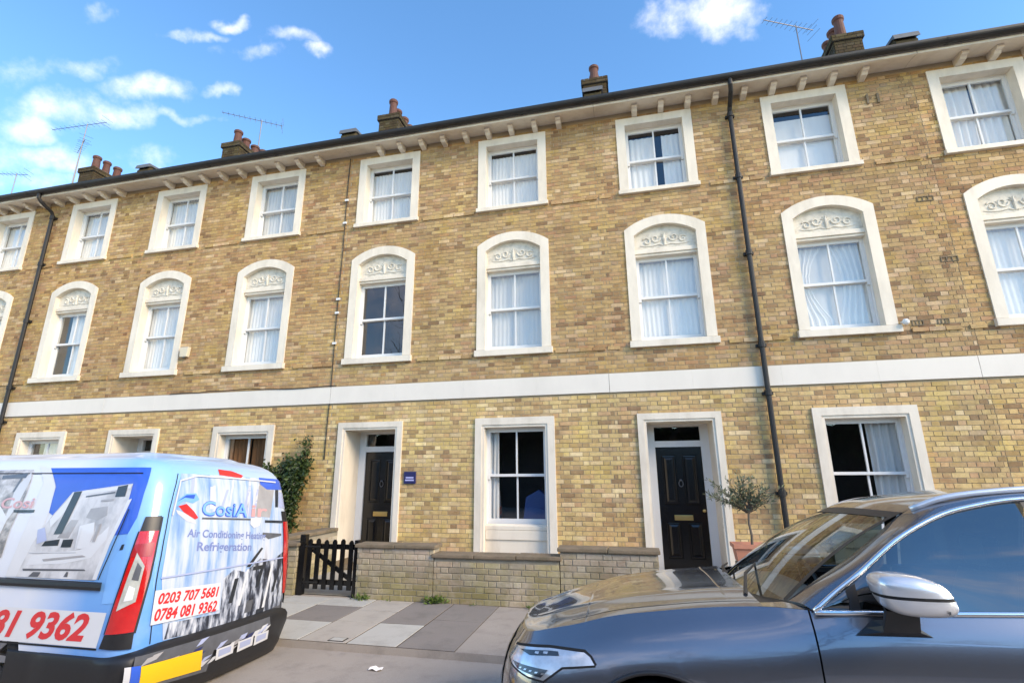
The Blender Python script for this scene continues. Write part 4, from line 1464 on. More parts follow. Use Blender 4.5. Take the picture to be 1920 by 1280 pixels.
aerial((4.62, 11.2, 10.33), 1.98, (-1.27, -.6, 0), 1.40, 11, 'thin television aerial on the roof beside the right hand chimney')
aerial((-10.82, 11.5, 10.5), 2.20, (-1.41, -1.0, 0), 1.73, 12, 'thin television aerial above the second chimney from the left')
aerial((-18.30, 11.5, 10.5), 3.42, (-1.0, -.06, 0), 2.3, 12, 'tall leaning television aerial beside the left hand chimney', tilt=.08)
aerial((-18.42, 11.62, 10.5), 2.75, (-1.0, .5, 0), 1.2, 8, 'shorter television aerial just under the tall leaning one')
aerial((-21.05, 11.5, 10.5), 1.85, (-1.0, -.3, 0), 1.1, 8, 'small television aerial at the left edge of the picture')

# ------------------------------------------------------------------ litter and cover on the ground
b = MB()
b.grid([[(-2.47 + .04 * i, 4.76 + .035 * j, road_z(4.8) + .006 + .014 * ((i + j) % 2) + .008 * rnd.random()) for i in range(4)] for j in range(3)])
tag(b.build('paper_scrap', M['paper']), 'crumpled white scrap of paper on the asphalt', 'litter')
t = thing('stopcock_cover', (-3.10, 5.29, PZ), 'small round-cornered stopcock cover at the slab edge', 'cover')
MB().box(-3.20, -3.02, 5.23, 5.35, PZ - .02, PZ + .011).build('frame', M['iron'], t, bevel=.003)
MB().box(-3.185, -3.035, 5.245, 5.335, PZ, PZ + .0135).build('lid', M['slab_light'], t, bevel=.002)


# ------------------------------------------------------------------ prints and panels that follow a body surface
def surf_patch(surf, poly, off, m, name, parent, step=.05, tilt=None, thick=0.0):
    """a polygon given in surface coordinates (s, z), cut fine and laid on the body"""
    bm = bmesh.new()
    vs = [bm.verts.new((p[0], p[1], 0)) for p in poly]
    bm.faces.new(vs)
    for ax in (0, 1):
        lo, hi = min(p[ax] for p in poly), max(p[ax] for p in poly)
        k = math.ceil(lo / step)
        while k * step < hi:
            co = [0, 0, 0]
            co[ax] = k * step
            no = [0, 0, 0]
            no[ax] = 1
            bmesh.ops.bisect_plane(bm, geom=bm.verts[:] + bm.edges[:] + bm.faces[:], dist=1e-6, plane_co=co, plane_no=no)
            k += 1
    for v in bm.verts:
        v.co = Vector(surf(v.co.x, v.co.y, off))
    if thick:
        ex = bmesh.ops.extrude_face_region(bm, geom=bm.faces[:])
    me = bpy.data.meshes.new(name)
    bm.to_mesh(me)
    bm.free()
    me.materials.append(m)
    me.polygons.foreach_set('use_smooth', [True] * len(me.polygons))
    o = bpy.data.objects.new(name, me)
    COL.objects.link(o)
    o.parent = parent
    return o


def surf_line(surf, pts, width, off, m, name, parent, n=24):
    """a thin line (shut line, moulding edge) along surface coordinates"""
    q = []
    for (a, b) in zip(pts, pts[1:]):
        k = max(2, int(math.hypot(b[0] - a[0], b[1] - a[1]) / .04))
        q += [(a[0] + (b[0] - a[0]) * i / k, a[1] + (b[1] - a[1]) * i / k) for i in range(k)]
    q.append(pts[-1])
    rows = [[], []]
    for i, p in enumerate(q):
        a, b = q[max(0, i - 1)], q[min(len(q) - 1, i + 1)]
        d = math.hypot(b[0] - a[0], b[1] - a[1]) or 1
        nx, nz = -(b[1] - a[1]) / d * width / 2, (b[0] - a[0]) / d * width / 2
        rows[0].append(surf(p[0] + nx, p[1] + nz, off))
        rows[1].append(surf(p[0] - nx, p[1] - nz, off))
    o = MB().grid(rows).build(name, m, parent, smooth=True, world=False)
    return o


def surf_text(surf, txt, p0, p1, height, off, m, parent, shear=.25, bold=.02, name='lettering', squeeze=True):
    """raised print lettering between two surface points on its base line"""
    cu = bpy.data.curves.new(name, 'FONT')
    cu.body = txt
    cu.size = 1.0
    cu.shear = shear
    cu.offset = bold
    cu.resolution_u = 3
    tmp = bpy.data.objects.new(name, cu)
    COL.objects.link(tmp)
    dg = bpy.context.evaluated_depsgraph_get()
    me = bpy.data.meshes.new_from_object(tmp.evaluated_get(dg))
    bpy.data.objects.remove(tmp, do_unlink=True)
    xs_ = [v.co.x for v in me.vertices]
    x0, x1 = min(xs_), max(xs_)
    cap = .70
    for v in me.vertices:
        u = (v.co.x - x0) / (x1 - x0)
        h = v.co.y / cap * height
        v.co = Vector(surf(p0[0] + (p1[0] - p0[0]) * u, p0[1] + (p1[1] - p0[1]) * u + h, off))
    me.name = name
    me.materials.clear()
    me.materials.append(m)
    o = bpy.data.objects.new(name, me)
    COL.objects.link(o)
    o.parent = parent
    return o


# ------------------------------------------------------------------ the sign-written van
def print_mat(name, col, var=.06, vscale=5.0, rough=.3):
    return mat(name, col, rough, var=var, vscale=vscale, coat=.6)


VM = {
    'white': print_mat('van_print_white', (.68, .69, .72)),
    'pale': print_mat('van_print_pale_grey', (.60, .61, .64), .18, 3.0),
    'grey': print_mat('van_print_grey', (.36, .35, .36), .35, 6.0),
    'blue': print_mat('van_print_deep_blue', (.03, .11, .60), .35, 2.0),
    'sky': print_mat('van_print_sky_blue', (.20, .44, .86), .2, 2.0),
    'red': print_mat('van_print_red', (.66, .025, .03), .1),
    'faint': print_mat('van_print_faded_red', (.62, .34, .35), .12),
    'lav': print_mat('van_print_lavender', (.40, .45, .66), .1),
    'black': print_mat('van_print_black', (.02, .025, .035), .5, 14.0),
    'dkgrey': print_mat('van_print_dark_grey', (.10, .105, .12), .5, 10.0),
    'script': print_mat('van_print_script_blue', (.20, .25, .50), .1),
    'navy': print_mat('van_print_navy', (.02, .03, .12), .2),
}


def picture_mat(name, stops, stretch, scale, tilt=0.0):
    m, t, bs = mat_base(name)
    co = N(t, 'ShaderNodeTexCoord').outputs['Object']
    mp = N(t, 'ShaderNodeMapping')
    mp.inputs['Scale'].default_value = stretch
    mp.inputs['Rotation'].default_value = (tilt, 0, 0)
    t.links.new(co, mp.inputs['Vector'])
    n = N(t, 'ShaderNodeTexNoise')
    n.inputs['Scale'].default_value = scale
    n.inputs['Detail'].default_value = 5
    n.inputs['Roughness'].default_value = .6
    t.links.new(mp.outputs[0], n.inputs['Vector'])
    r = N(t, 'ShaderNodeValToRGB')
    els = r.color_ramp.elements
    while len(els) < len(stops): els.new(.5)
    for e_, (p, c) in zip(els, stops):
        e_.position = p
        e_.color = c + (1,)
    t.links.new(n.outputs['Fac'], r.inputs[0])
    t.links.new(r.outputs[0], bs.inputs['Base Color'])
    bs.inputs['Roughness'].default_value = .35
    bs.inputs['Coat Weight'].default_value = .5
    return m


VM['shower'] = picture_mat('van_print_shower_picture', [(.38, (.012, .015, .025)), (.47, (.06, .07, .10)), (.52, (.26, .29, .36)), (.60, (.55, .58, .65)), (.72, (.74, .76, .80))], (1, 9, 2.6), 1.6, .35)
VM['bath'] = picture_mat('van_print_bath_picture', [(.30, (.26, .27, .30)), (.45, (.46, .46, .48)), (.55, (.60, .60, .62)), (.68, (.70, .70, .72))], (2.2, 1, 1.4), 2.2, .5)
VM['bath2'] = picture_mat('van_print_tile_picture', [(.30, (.10, .10, .11)), (.45, (.28, .27, .27)), (.55, (.45, .43, .42)), (.70, (.66, .65, .66))], (3.2, 1, 4.4), 2.6, .3)
VM['tail'] = picture_mat('van_print_tailgate_picture', [(.30, (.14, .27, .55)), (.42, (.30, .43, .66)), (.52, (.50, .57, .69)), (.62, (.60, .63, .70)), (.75, (.36, .37, .43))], (1, 5, .7), 1.7, .15)


def van_body_mat():
    m, t, bs = mat_base('van_wrap_pale_blue')
    co = N(t, 'ShaderNodeTexCoord').outputs['Object']
    sep = N(t, 'ShaderNodeSeparateXYZ')
    t.links.new(co, sep.inputs[0])
    c = mixc(t, maprange(t, sep.outputs['Z'], .6, 1.8), (.13, .34, .76), (.27, .52, .87))
    c = mixc(t, maprange(t, sep.outputs['Y'], -.55, .5), c, (.45, .57, .76))
    c = mixc(t, maprange(t, sep.outputs['X'], 1.9, 1.3), c, (.70, .73, .80))
    c = mixc(t, maprange(t, noise_node(t, 3, 5, .6, None, 'object'), .5, .75, 0, .25), c, (.50, .60, .85))
    t.links.new(c, bs.inputs['Base Color'])
    bs.inputs['Roughness'].default_value = .35
    bs.inputs['Coat Weight'].default_value = .8
    bs.inputs['Coat Roughness'].default_value = .05
    return m


def build_van():
    van = thing('parked_van', VAN_LOC, 'pale blue sign-written panel van seen from behind, printed with a bathroom picture', 'van')
    van.rotation_euler = (R(VAN_ROLL), 0, 0)
    OFF[van.name] = Vector((0, 0, 0))
    AX, AR, AZ = 0.98, .37, .33           # rear wheel
    FX = -2.05
    bodym = van_body_mat()

    def zbot(x):
        z = .30
        for cx in (AX, FX):
            if abs(x - cx) < AR: z = max(z, AZ + math.sqrt(AR * AR - (x - cx) ** 2))
        return z
    # columns round the plan: near side, near corner, rear, far corner, far side
    xs_side = [-2.45 + k * .06 for k in range(79)] + [cx + sg * (AR + d) for cx in (AX, FX) for sg in (-1, 1) for d in (-.03, -.012, -.003, .0005)]
    xs_side = sorted(x for x in xs_side if x < 2.2)
    zl = [0, .06, .13, .2, .3, .4, .5, .6, .7, .8, .9, 1.0]
    zu = [1.0 + k * .06 for k in range(1, 11)] + [1.64, 1.68, 1.72, 1.76, 1.80, 1.83, 1.86, 1.885, 1.905, 1.92, 1.935, 1.945, 1.95]

    def nose(x, y, z):
        u = -x
        if u > .85:
            k = 1 - .52 * min(1, max(0, (u - .85) / 1.35)) ** 1.15
            z = .75 + (z - .75) * k if z > .75 else z
            y *= 1 - .10 * min(1, (u - .85) / 1.6) ** 2
        return (x, y, z)
    cols = []
    for x in xs_side:
        zb = zbot(x)
        col = []
        for s_ in zl:
            z = zb + (1.0 - zb) * s_
            col.append(nose(x, -VW(z), z))
        for z in zu: col.append(nose(min(x, 2.4 - VD(z) - VR - .05) if x > 1.5 else x, -VW(z), z))
        cols.append(col)
    for k in range(1, 9):
        a = k / 8
        cols.append([van_surf(a * min(VR, VW(z) * .6) * math.pi / 2, z) for z in [.30 + .7 * s_ for s_ in zl] + zu])
    for k in range(1, 21):
        a = k / 20
        col = []
        for z in [.30 + .7 * s_ for s_ in zl] + zu:
            r = min(VR, VW(z) * .6)
            col.append(van_surf(r * math.pi / 2 + 2 * (VW(z) - r) * a, z))
        cols.append(col)
    for k in range(1, 9):
        a = k / 8
        col = []
        for z in [.30 + .7 * s_ for s_ in zl] + zu:
            r = min(VR, VW(z) * .6)
            col.append(van_surf(r * math.pi / 2 * (1 + a) + 2 * (VW(z) - r), z))
        cols.append(col)
    for x in reversed(xs_side):
        zb = zbot(x)
        col = []
        for s_ in zl:
            z = zb + (1.0 - zb) * s_
            col.append(nose(x, VW(z), z))
        for z in zu: col.append(nose(min(x, 2.4 - VD(z) - VR - .05) if x > 1.5 else x, VW(z), z))
        cols.append(col)
    b = MB().grid(cols)
    # roof ridge between the two sides and the front end
    n0 = len(cols)
    half = len(xs_side)
    for i in range(half - 1):
        b.add([cols[i][-1], cols[i + 1][-1], cols[n0 - 2 - i][-1], cols[n0 - 1 - i][-1]], [(0, 1, 2, 3)])
    rear_top = [c[-1] for c in cols[half - 1:n0 - half + 1]]
    b.add(rear_top, [tuple(range(len(rear_top)))])
    front = cols[0] + cols[-1][::-1]
    b.add(front, [tuple(range(len(front)))])
    body = recalc(b.build('body', bodym, van, smooth=True), 40)
    S = van_surf

    def pt(poly, m, name='printed_panel', off=.004, par=None, step=.05):
        return surf_patch(S, poly, off, m, name, par or body, step)
    # side: pictures
    pt([(-0.953, 1.785), (0.109, 1.783), (0.075, 1.569), (0.056, 1.384), (0.007, 1.265), (-0.461, 1.216), (-0.859, 1.416), (-0.861, 1.501), (-0.855, 1.624)], VM['blue'], off=.003)
    pt([(0.007, 1.265), (0.056, 1.384), (0.095, 1.265), (0.005, 0.776), (-0.118, 0.763), (-0.111, 1.031)], VM['sky'], off=.003)
    pt([(-1.089, 1.811), (-0.952, 1.780), (-0.861, 1.624), (-0.859, 1.416), (-0.947, 0.926), (-1.145, 0.919), (-1.047, 1.414), (-1.005, 1.656)], VM['white'], off=.0045)
    pic = pt([(-0.652, 1.580), (-0.034, 1.650), (-0.049, 1.527), (-0.154, 1.183), (-0.224, 0.925), (-1.031, 0.923), (-0.950, 1.165), (-0.827, 1.374)], VM['bath'], 'printed_picture', off=.006)
    pt([(-0.640, 1.572), (-0.045, 1.640), (-0.052, 1.612), (-0.560, 1.560), (-0.80, 1.30), (-0.83, 1.36)], VM['white'], off=.0075)
    pt([(-0.060, 1.52), (-0.02, 1.53), (-0.15, 1.18), (-0.21, 0.93), (-0.25, 0.93), (-0.19, 1.18)], VM['white'], off=.0075)
    pt([(-0.921, 1.085), (-0.437, 1.138), (-0.257, 1.260), (-0.195, 1.321), (-0.191, 1.222), (-0.312, 1.082), (-0.566, 1.033), (-0.949, 1.013)], VM['white'], off=.0075)
    pt([(-0.495, 1.316), (-0.350, 1.347), (-0.333, 1.259), (-0.361, 1.159), (-0.491, 1.136)], VM['white'], off=.009)
    pt([(-0.42, 1.45), (-0.25, 1.47), (-0.24, 1.40), (-0.33, 1.36), (-0.45, 1.38)], VM['grey'], off=.0075)
    pt([(-0.70, 1.22), (-0.60, 1.36), (-0.52, 1.36), (-0.58, 1.22)], VM['grey'], off=.0075)
    pt([(-0.93, 1.28), (-0.86, 1.30), (-0.80, 1.20), (-0.90, 1.17)], VM['lav'], off=.0075)
    for q in ([(-0.635, 1.580), (-0.551, 1.589), (-0.663, 1.252), (-0.746, 1.247)], [(-0.182, 1.624), (-0.081, 1.641), (-0.092, 1.548), (-0.195, 1.543)],
              [(-0.816, 1.193), (-0.665, 1.212), (-0.671, 1.164), (-0.843, 1.156)], [(-0.630, 1.209), (-0.526, 1.215), (-0.535, 1.155), (-0.639, 1.152)]):
        pt(q, VM['black'], off=.009)
    pt([(-0.98, .985), (-0.35, 1.0), (-0.33, .99), (-0.97, .97)], VM['dkgrey'], off=.009)
    pt([(-0.52, .975), (-0.50, .975), (-0.50, .94), (-0.54, .94)], VM['dkgrey'], off=.009)
    pt([(-0.86, .965), (-0.78, .965), (-0.80, .93), (-0.90, .93)], VM['dkgrey'], off=.009)
    pt([(-1.95, 1.766), (-1.148, 1.772), (-1.166, 1.566), (-1.234, 1.284), (-1.246, 1.056), (-1.95, 1.0)], VM['bath2'], 'printed_picture', off=.005)
    pt([(-1.31, 1.62), (-1.17, 1.75), (-1.155, 1.70), (-1.24, 1.45), (-1.33, 1.30)], VM['pale'], off=.0065)
    pt([(-1.95, 1.15), (-1.35, 1.15), (-1.30, .95), (-1.95, .95)], VM['pale'], off=.0068)
    pt([(-1.55, 1.25), (-1.33, 1.24), (-1.30, 1.36), (-1.42, 1.46), (-1.50, 1.40)], VM['white'], off=.0072)
    surf_text(S, 'Cosi', (-1.42, 1.445), (-1.05, 1.45), .085, .0085, VM['faint'], body, .1)
    pt([(-1.26, 1.433), (-1.02, 1.435), (-1.024, 1.414), (-1.25, 1.412)], VM['black'], off=.008)
    for (q, c, o_) in (([(-.80, 1.06), (-.40, 1.10), (-.36, 1.09), (-.78, 1.045)], 'grey', .0102), ([(-.95, 1.115), (-.47, 1.125), (-.47, 1.115), (-.95, 1.10)], 'pale', .0102), ([(-.33, 1.52), (-.20, 1.53), (-.205, 1.515), (-.335, 1.505)], 'grey', .0102),
                     ([(-.50, 1.55), (-.20, 1.585), (-.20, 1.575), (-.50, 1.54)], 'dkgrey', .0102), ([(-.48, 1.30), (-.46, 1.30), (-.47, 1.15), (-.49, 1.15)], 'pale', .0108), ([(-.31, 1.33), (-.28, 1.34), (-.30, 1.20), (-.33, 1.20)], 'grey', .0108),
                     ([(-1.50, 1.72), (-1.20, 1.74), (-1.22, 1.70), (-1.50, 1.69)], 'dkgrey', .0075), ([(-1.26, 1.74), (-1.235, 1.74), (-1.31, 1.58), (-1.335, 1.58)], 'dkgrey', .0075)):
        pt(q, VM[c], off=o_)
    # side: telephone number on its white panel
    pt([(-1.9, 0.698), (-0.054, 0.708), (-0.096, 0.471), (-1.9, 0.464)], VM['white'], off=.0045)
    surf_text(S, '0784 081 9362', (-1.98, .492), (-.205, .515), .175, .007, VM['red'], body, .35, .035)
    surf_line(S, [(-2.0, .452), (-.09, .462)], .012, .005, M['gap'], 'shut_line', body)
    surf_line(S, [(-2.2, 1.742), (.05, 1.735)], .009, .0055, M['gap'], 'shut_line', body)
    surf_line(S, [(-0.19, 0.93), (-.10, 1.22), (-.03, 1.45)], .010, .010, M['gap'], 'shut_line', body)
    # sliding door rail
    rows = []
    for s_ in [-1.35 + k * .06 for k in range(21)]:
        s_ = min(s_, -.135)
        rows.append([S(s_, z, o) for z, o in ((.853, .0), (.858, .022), (.880, .028), (.905, .024), (.913, .0))])
    rail = MB().grid(rows)
    rail.add([rows[-1][k] for k in range(5)], [(0, 1, 2, 3, 4)])
    recalc(rail.build('door_rail', M['black_trim'], body, world=False))
    surf_patch(S, [(-.03, 1.185), (-.005, 1.19), (-.012, 1.15), (-.045, 1.145)], .008, VM['black'], 'lock_mark', body)
    # tail lamps
    for side in (0, 1):
        def SS(s_, z, off=0.0):
            x, y, zz_ = van_surf(s_, z, off)
            return (x, -y, zz_) if side else (x, y, zz_)
        cap = surf_patch(SS, [(.113, 1.392), (.22 + .08 * side, 1.398), (.217 + .08 * side, 1.286), (.094, 1.284)], .012, M['black_trim'], 'lamp_cap', van, .03)
        lens = surf_patch(SS, [(.094, 1.284), (.217, 1.286), (.205, .95), (.162, .58), (-.035, .566), (.04, .93)] if side == 0 else [(.094, 1.284), (.30, 1.29), (.31, .95), (.27, .58), (-.035, .566), (.04, .93)], .016, M['red_lens'], 'tail_lamp', van, .03)
        surf_line(SS, [(.225, 1.39), (.222, 1.28), (.212, .95), (.168, .57)], .016, .014, M['black_trim'], 'lamp_edge', lens)
        surf_line(SS, [(.088, 1.284), (.034, .93), (-.042, .566)], .010, .014, M['black_trim'], 'lamp_edge', lens)
        surf_patch(SS, [(.102, 1.130), (.165, 1.03), (.146, .785), (.030, .725)], .019, M['clear_lens'], 'clear_lens', lens, .03)
        surf_patch(SS, [(.118, 1.06), (.150, 1.02), (.142, .93), (.10, .94)], .0215, VM['dkgrey'], 'bulb_shade', lens, .03)
        surf_patch(SS, [(.09, .90), (.13, .88), (.125, .80), (.07, .79)], .0215, VM['white'], 'bulb_shade', lens, .03)
        surf_patch(SS, [(.08, 1.19), (.205, 1.20), (.20, 1.10), (.06, 1.10)], .0185, print_mat('lamp_deep_red_%d' % side, (.33, .008, .008), .3), 'lens_band', lens, .03)
        surf_patch(SS, [(-.04, .563), (.165, .577), (.165, .465), (-.068, .47)], .012, M['black_trim'], 'lamp_foot', van, .03)
    # tailgate print
    pt([(0.34, 1.742), (0.9, 1.742), (1.55, 1.73), (1.72, 1.66), (1.80, 1.40), (1.83, .90), (1.85, .40), (0.39, .47), (0.30, .95), (0.30, 1.50)], VM['tail'], off=.0035, name='tailgate_print')
    rr = random.Random(4)
    for k in range(16):
        s0 = rr.uniform(.42, 1.7)
        w = rr.uniform(.02, .07)
        z1 = rr.uniform(1.60, 1.72)
        z0 = rr.uniform(1.35, 1.55)
        sk = rr.uniform(-.05, .08)
        pt([(s0, z0), (s0 + w, z0), (s0 + w + sk, z1), (s0 + sk, z1)], rr.choice((VM['pale'], VM['pale'], VM['lav'])), off=.0048)
    pt([(1.26, 1.36), (1.50, 1.34), (1.56, 1.68), (1.30, 1.70)], VM['grey'], off=.005)
    pt([(0.745, 1.800), (0.918, 1.790), (1.063, 1.752), (1.030, 1.725), (0.754, 1.745)], VM['red'], off=.006)
    pt([(1.297, 1.740), (1.62, 1.735), (1.79, 1.69), (1.80, 1.62), (1.423, 1.623), (1.316, 1.670)], VM['blue'], off=.006)
    pt([(1.57, 1.62), (1.63, 1.62), (1.63, 1.44), (1.58, 1.44)], VM['black'], off=.0065)
    pt([(1.64, 1.60), (1.80, 1.58), (1.81, 1.42), (1.64, 1.44)], VM['lav'], off=.006)
    # emblem and lettering
    pt([(0.309, 1.506), (0.410, 1.572), (0.506, 1.577), (0.546, 1.523), (0.485, 1.491), (0.393, 1.514), (0.326, 1.463)], VM['sky'], 'emblem', off=.0065)
    pt([(0.32, 1.50), (0.41, 1.56), (0.50, 1.565), (0.49, 1.53), (0.40, 1.54)], VM['blue'], 'emblem', off=.0075)
    pt([(0.349, 1.471), (0.423, 1.488), (0.507, 1.425), (0.560, 1.370), (0.529, 1.358), (0.409, 1.418)], VM['red'], 'emblem', off=.0065)
    pt([(0.330, 1.442), (0.409, 1.418), (0.530, 1.354), (0.547, 1.318), (0.446, 1.348), (0.350, 1.411)], VM['pale'], 'emblem', off=.006)
    surf_text(S, 'CosiA', (0.585, 1.392), (1.14, 1.358), .120, .0075, VM['blue'], body, 0, .035)
    surf_text(S, 'CosiA', (0.592, 1.396), (1.146, 1.362), .116, .0085, VM['sky'], body, 0, .008)
    surf_text(S, 'ir', (1.20, 1.36), (1.45, 1.35), .115, .0075, VM['faint'], body, 0, .02)
    pt([(1.20, 1.345), (1.36, 1.34), (1.34, 1.27), (1.26, 1.25), (1.20, 1.29)], VM['white'], off=.0085)
    pt([(0.60, 1.372), (1.20, 1.340), (1.20, 1.325), (0.60, 1.357)], VM['dkgrey'], off=.007)
    pt([(1.42, 1.318), (1.72, 1.30), (1.72, 1.275), (1.42, 1.293)], VM['black'], off=.007)
    surf_text(S, 'Air Conditioning Heating', (0.475, 1.222), (1.45, 1.135), .062, .0065, VM['script'], body, 0, .02)
    surf_text(S, 'Refrigeration', (0.59, 1.103), (1.25, 1.045), .070, .0065, VM['script'], body, 0, .02)
    pt([(1.40, 1.20), (1.72, 1.17), (1.72, 1.15), (1.50, 1.13), (1.40, 1.18)], VM['dkgrey'], off=.0065)
    pt([(1.319, 0.995), (1.40, 1.06), (1.43, 1.05), (1.26, 0.896), (1.209, 0.903)], VM['black'], off=.0065)
    # the dark shower room photograph in the lower right part
    pt([(0.93, .84), (1.05, .90), (1.20, .86), (1.40, .96), (1.60, .92), (1.82, 1.0), (1.85, .40), (0.40, .475), (0.42, .585), (0.93, .56)], VM['shower'], 'printed_picture', off=.005)
    for (s0, z0, w, h, sk, c) in ((1.02, .62, .05, .20, .05, 'black'), (1.30, .86, .17, .035, .01, 'black'), (1.36, .70, .05, .17, .06, 'black'), (1.62, .62, .045, .30, .10, 'black'), (1.72, .60, .02, .28, .08, 'dkgrey'),
                                  (1.14, .58, .03, .30, .08, 'white'), (1.49, .50, .035, .40, .10, 'white'), (1.24, .50, .09, .10, .02, 'dkgrey'), (1.40, .44, .12, .06, .01, 'black'), (1.68, .44, .12, .03, .0, 'dkgrey')):
        pt([(s0, z0), (s0 + w, z0), (s0 + w + sk, z0 + h), (s0 + sk, z0 + h)], VM[c], 'printed_fitting', off=.0065 + s0 * .0006, step=.08)
    pt([(0.267, 0.845), (0.902, 0.812), (0.913, 0.590), (0.266, 0.603)], VM['white'], off=.0145)
    surf_text(S, '0203 707 5681', (0.303, 0.745), (0.89, 0.708), .075, .017, VM['red'], body, .2, .03)
    surf_text(S, '0784 081 9362', (0.290, 0.630), (0.885, 0.592), .080, .017, VM['red'], body, .2, .03)
    surf_line(S, [(0.31, 1.40), (0.34, 1.68), (0.50, 1.728), (1.0, 1.72), (1.58, 1.70)], .014, .0152, VM['pale'], 'window_edge', body)
    surf_line(S, [(0.285, .47), (0.262, .9), (0.272, 1.45), (0.31, 1.74)], .008, .0045, M['gap'], 'shut_line', body)
    surf_line(S, [(0.30, .93), (1.0, .93), (1.84, .93)], .012, .0146, VM['lav'], 'swage_line', body)
    # rear bumper
    rows = []
    for s_ in [-.95 + k * .07 for k in range(14)] + [k * .03 for k in range(1, 10)] + [.267 + k * .08 for k in range(1, 20)] + [1.80 + k * .03 for k in range(9)] + [2.06 + k * .07 for k in range(14)]:
        o_ = .035 + .05 * max(0, min(1, (s_ + .1) / .5)) * max(0, min(1, (2.16 - s_) / .5))
        zt = .40 + .05 * max(0, min(1, s_ / .3)) * max(0, min(1, (2.0 - s_) / .3))
        if s_ < -.6 or s_ > 2.7: o_ = .02
        rows.append([S(s_, z, q) for z, q in ((.02, .0), (.05, o_ * .7), (.12, o_), (zt - .10, o_), (zt - .03, o_ * .95), (zt, o_ * .6), (zt + .015, -.01))])
    bump_ = recalc(MB().grid(rows).build('rear_bumper', M['black_trim'], van, smooth=True, world=False), 45)
    ob = .088
    pt([(.20, .43), (.90, .42), (1.60, .42), (1.62, .34), (.9, .30), (.86, .14), (.18, .19)], VM['dkgrey'], 'bumper_print', ob, bump_)
    for k in range(26):
        s0, z0 = rr.uniform(.22, 1.5), rr.uniform(.18, .38)
        pt([(s0, z0), (s0 + rr.uniform(.04, .1), z0 + .01), (s0 + .13, z0 + .05), (s0 + .05, z0 + .045)], rr.choice((VM['lav'], VM['pale'], VM['navy'], VM['grey'])), 'bumper_print', ob + .0012 + .0001 * k, bump_, .08)
    pl = pt([(0.246, 0.358), (0.775, 0.337), (0.797, 0.175), (0.255, 0.215)], M['plate_yellow'], 'number_plate', ob + .008, bump_)
    pt([(0.185, 0.371), (0.244, 0.365), (0.253, 0.203), (0.190, 0.205)], VM['blue'], 'plate_badge', ob + .008, bump_)
    pt([(0.145, 0.372), (0.183, 0.371), (0.188, 0.205), (0.150, 0.205)], VM['pale'], 'plate_badge', ob + .008, bump_)
    for s0 in (.93, 1.18, 1.40):
        pt([(s0, .300), (s0 + .20, .300), (s0 + .21, .215), (s0 + .01, .205)], VM['white'], 'trade_badge', ob + .006, bump_)
        pt([(s0 + .03, .285), (s0 + .17, .285), (s0 + .175, .235), (s0 + .035, .230)], VM['lav'], 'trade_badge', ob + .0075, bump_)
    # wheels
    for cx in (AX, FX):
        for sg in (-1, 1):
            wheel('wheel', van, (cx, sg * .80, .33), .33, .21, sg)
            b = MB()
            b.grid([[(cx + AR * math.cos(a), sg * q, AZ + AR * math.sin(a)) for a in [math.pi * k / 20 for k in range(21)]] for q in (.925, .55)])
            b.build('wheel_arch_liner', M['black_trim'], van, world=False)
    # lower sill cladding and windows of the cab
    surf_line(S, [(-2.6, .375), (-1.65, .375)], .10, .012, M['black_trim'], 'sill_cladding', body)
    for sg in (-1, 1):
        b = MB().prism([(-.75, 1.22), (-1.55, 1.18), (-1.05, 1.70), (-.75, 1.74)], 0, .01)
        b.v = [(x, sg * (VW(z / 1.0) * (.985 if x > -1 else .965) + .004 + y), z if x > -1 else z - .02) for x, y, z in b.v]
        b.build('cab_window', M['carglass'], van, world=False)
    return van


def wheel(name, parent, c, r, w, sg):
    """tyre and rim about a y axis"""
    prof = [(r - .10, -w / 2), (r - .03, -w / 2), (r - .005, -w / 2 + .03), (r, 0), (r - .005, w / 2 - .03), (r - .03, w / 2), (r - .10, w / 2)]
    n = 36
    b = MB().grid([[(c[0] + rr_ * math.cos(2 * math.pi * k / n), c[1] + y, c[2] + rr_ * math.sin(2 * math.pi * k / n)) for k in range(n)] for rr_, y in prof], True)
    ty = b.build(name, M['rubber'], parent, smooth=True, world=False)
    b = MB()
    y = c[1] + sg * (w / 2 - .02)
    b.grid([[(c[0] + rr_ * math.cos(2 * math.pi * k / n), y + sg * d, c[2] + rr_ * math.sin(2 * math.pi * k / n)) for k in range(n)] for rr_, d in ((r - .10, 0), (r - .11, .012), (r - .13, -.03))], True)
    for k in range(10):
        a = 2 * math.pi * k / 10
        ca, sa = math.cos(a), math.sin(a)
        w2 = .022
        q = [(.05, -w2 * 1.3), (r - .11, -w2), (r - .11, w2), (.05, w2 * 1.3)]
        vs = [(c[0] + u * ca - v * sa, y + sg * .008, c[2] + u * sa + v * ca) for u, v in q] + [(c[0] + u * ca - v * sa, y - sg * .03, c[2] + u * sa + v * ca) for u, v in q]
        b.add(vs, [(0, 1, 2, 3), (0, 4, 5, 1), (2, 6, 7, 3), (1, 5, 6, 2)])
    b.grid([[(c[0] + rr_ * math.cos(2 * math.pi * k / 16), y + sg * d, c[2] + rr_ * math.sin(2 * math.pi * k / 16)) for k in range(16)] for rr_, d in ((.075, -.01), (.07, .014), (.001, .018))], True)
    b.build('rim', M['alloy'], ty, world=False)
    return ty


build_van()


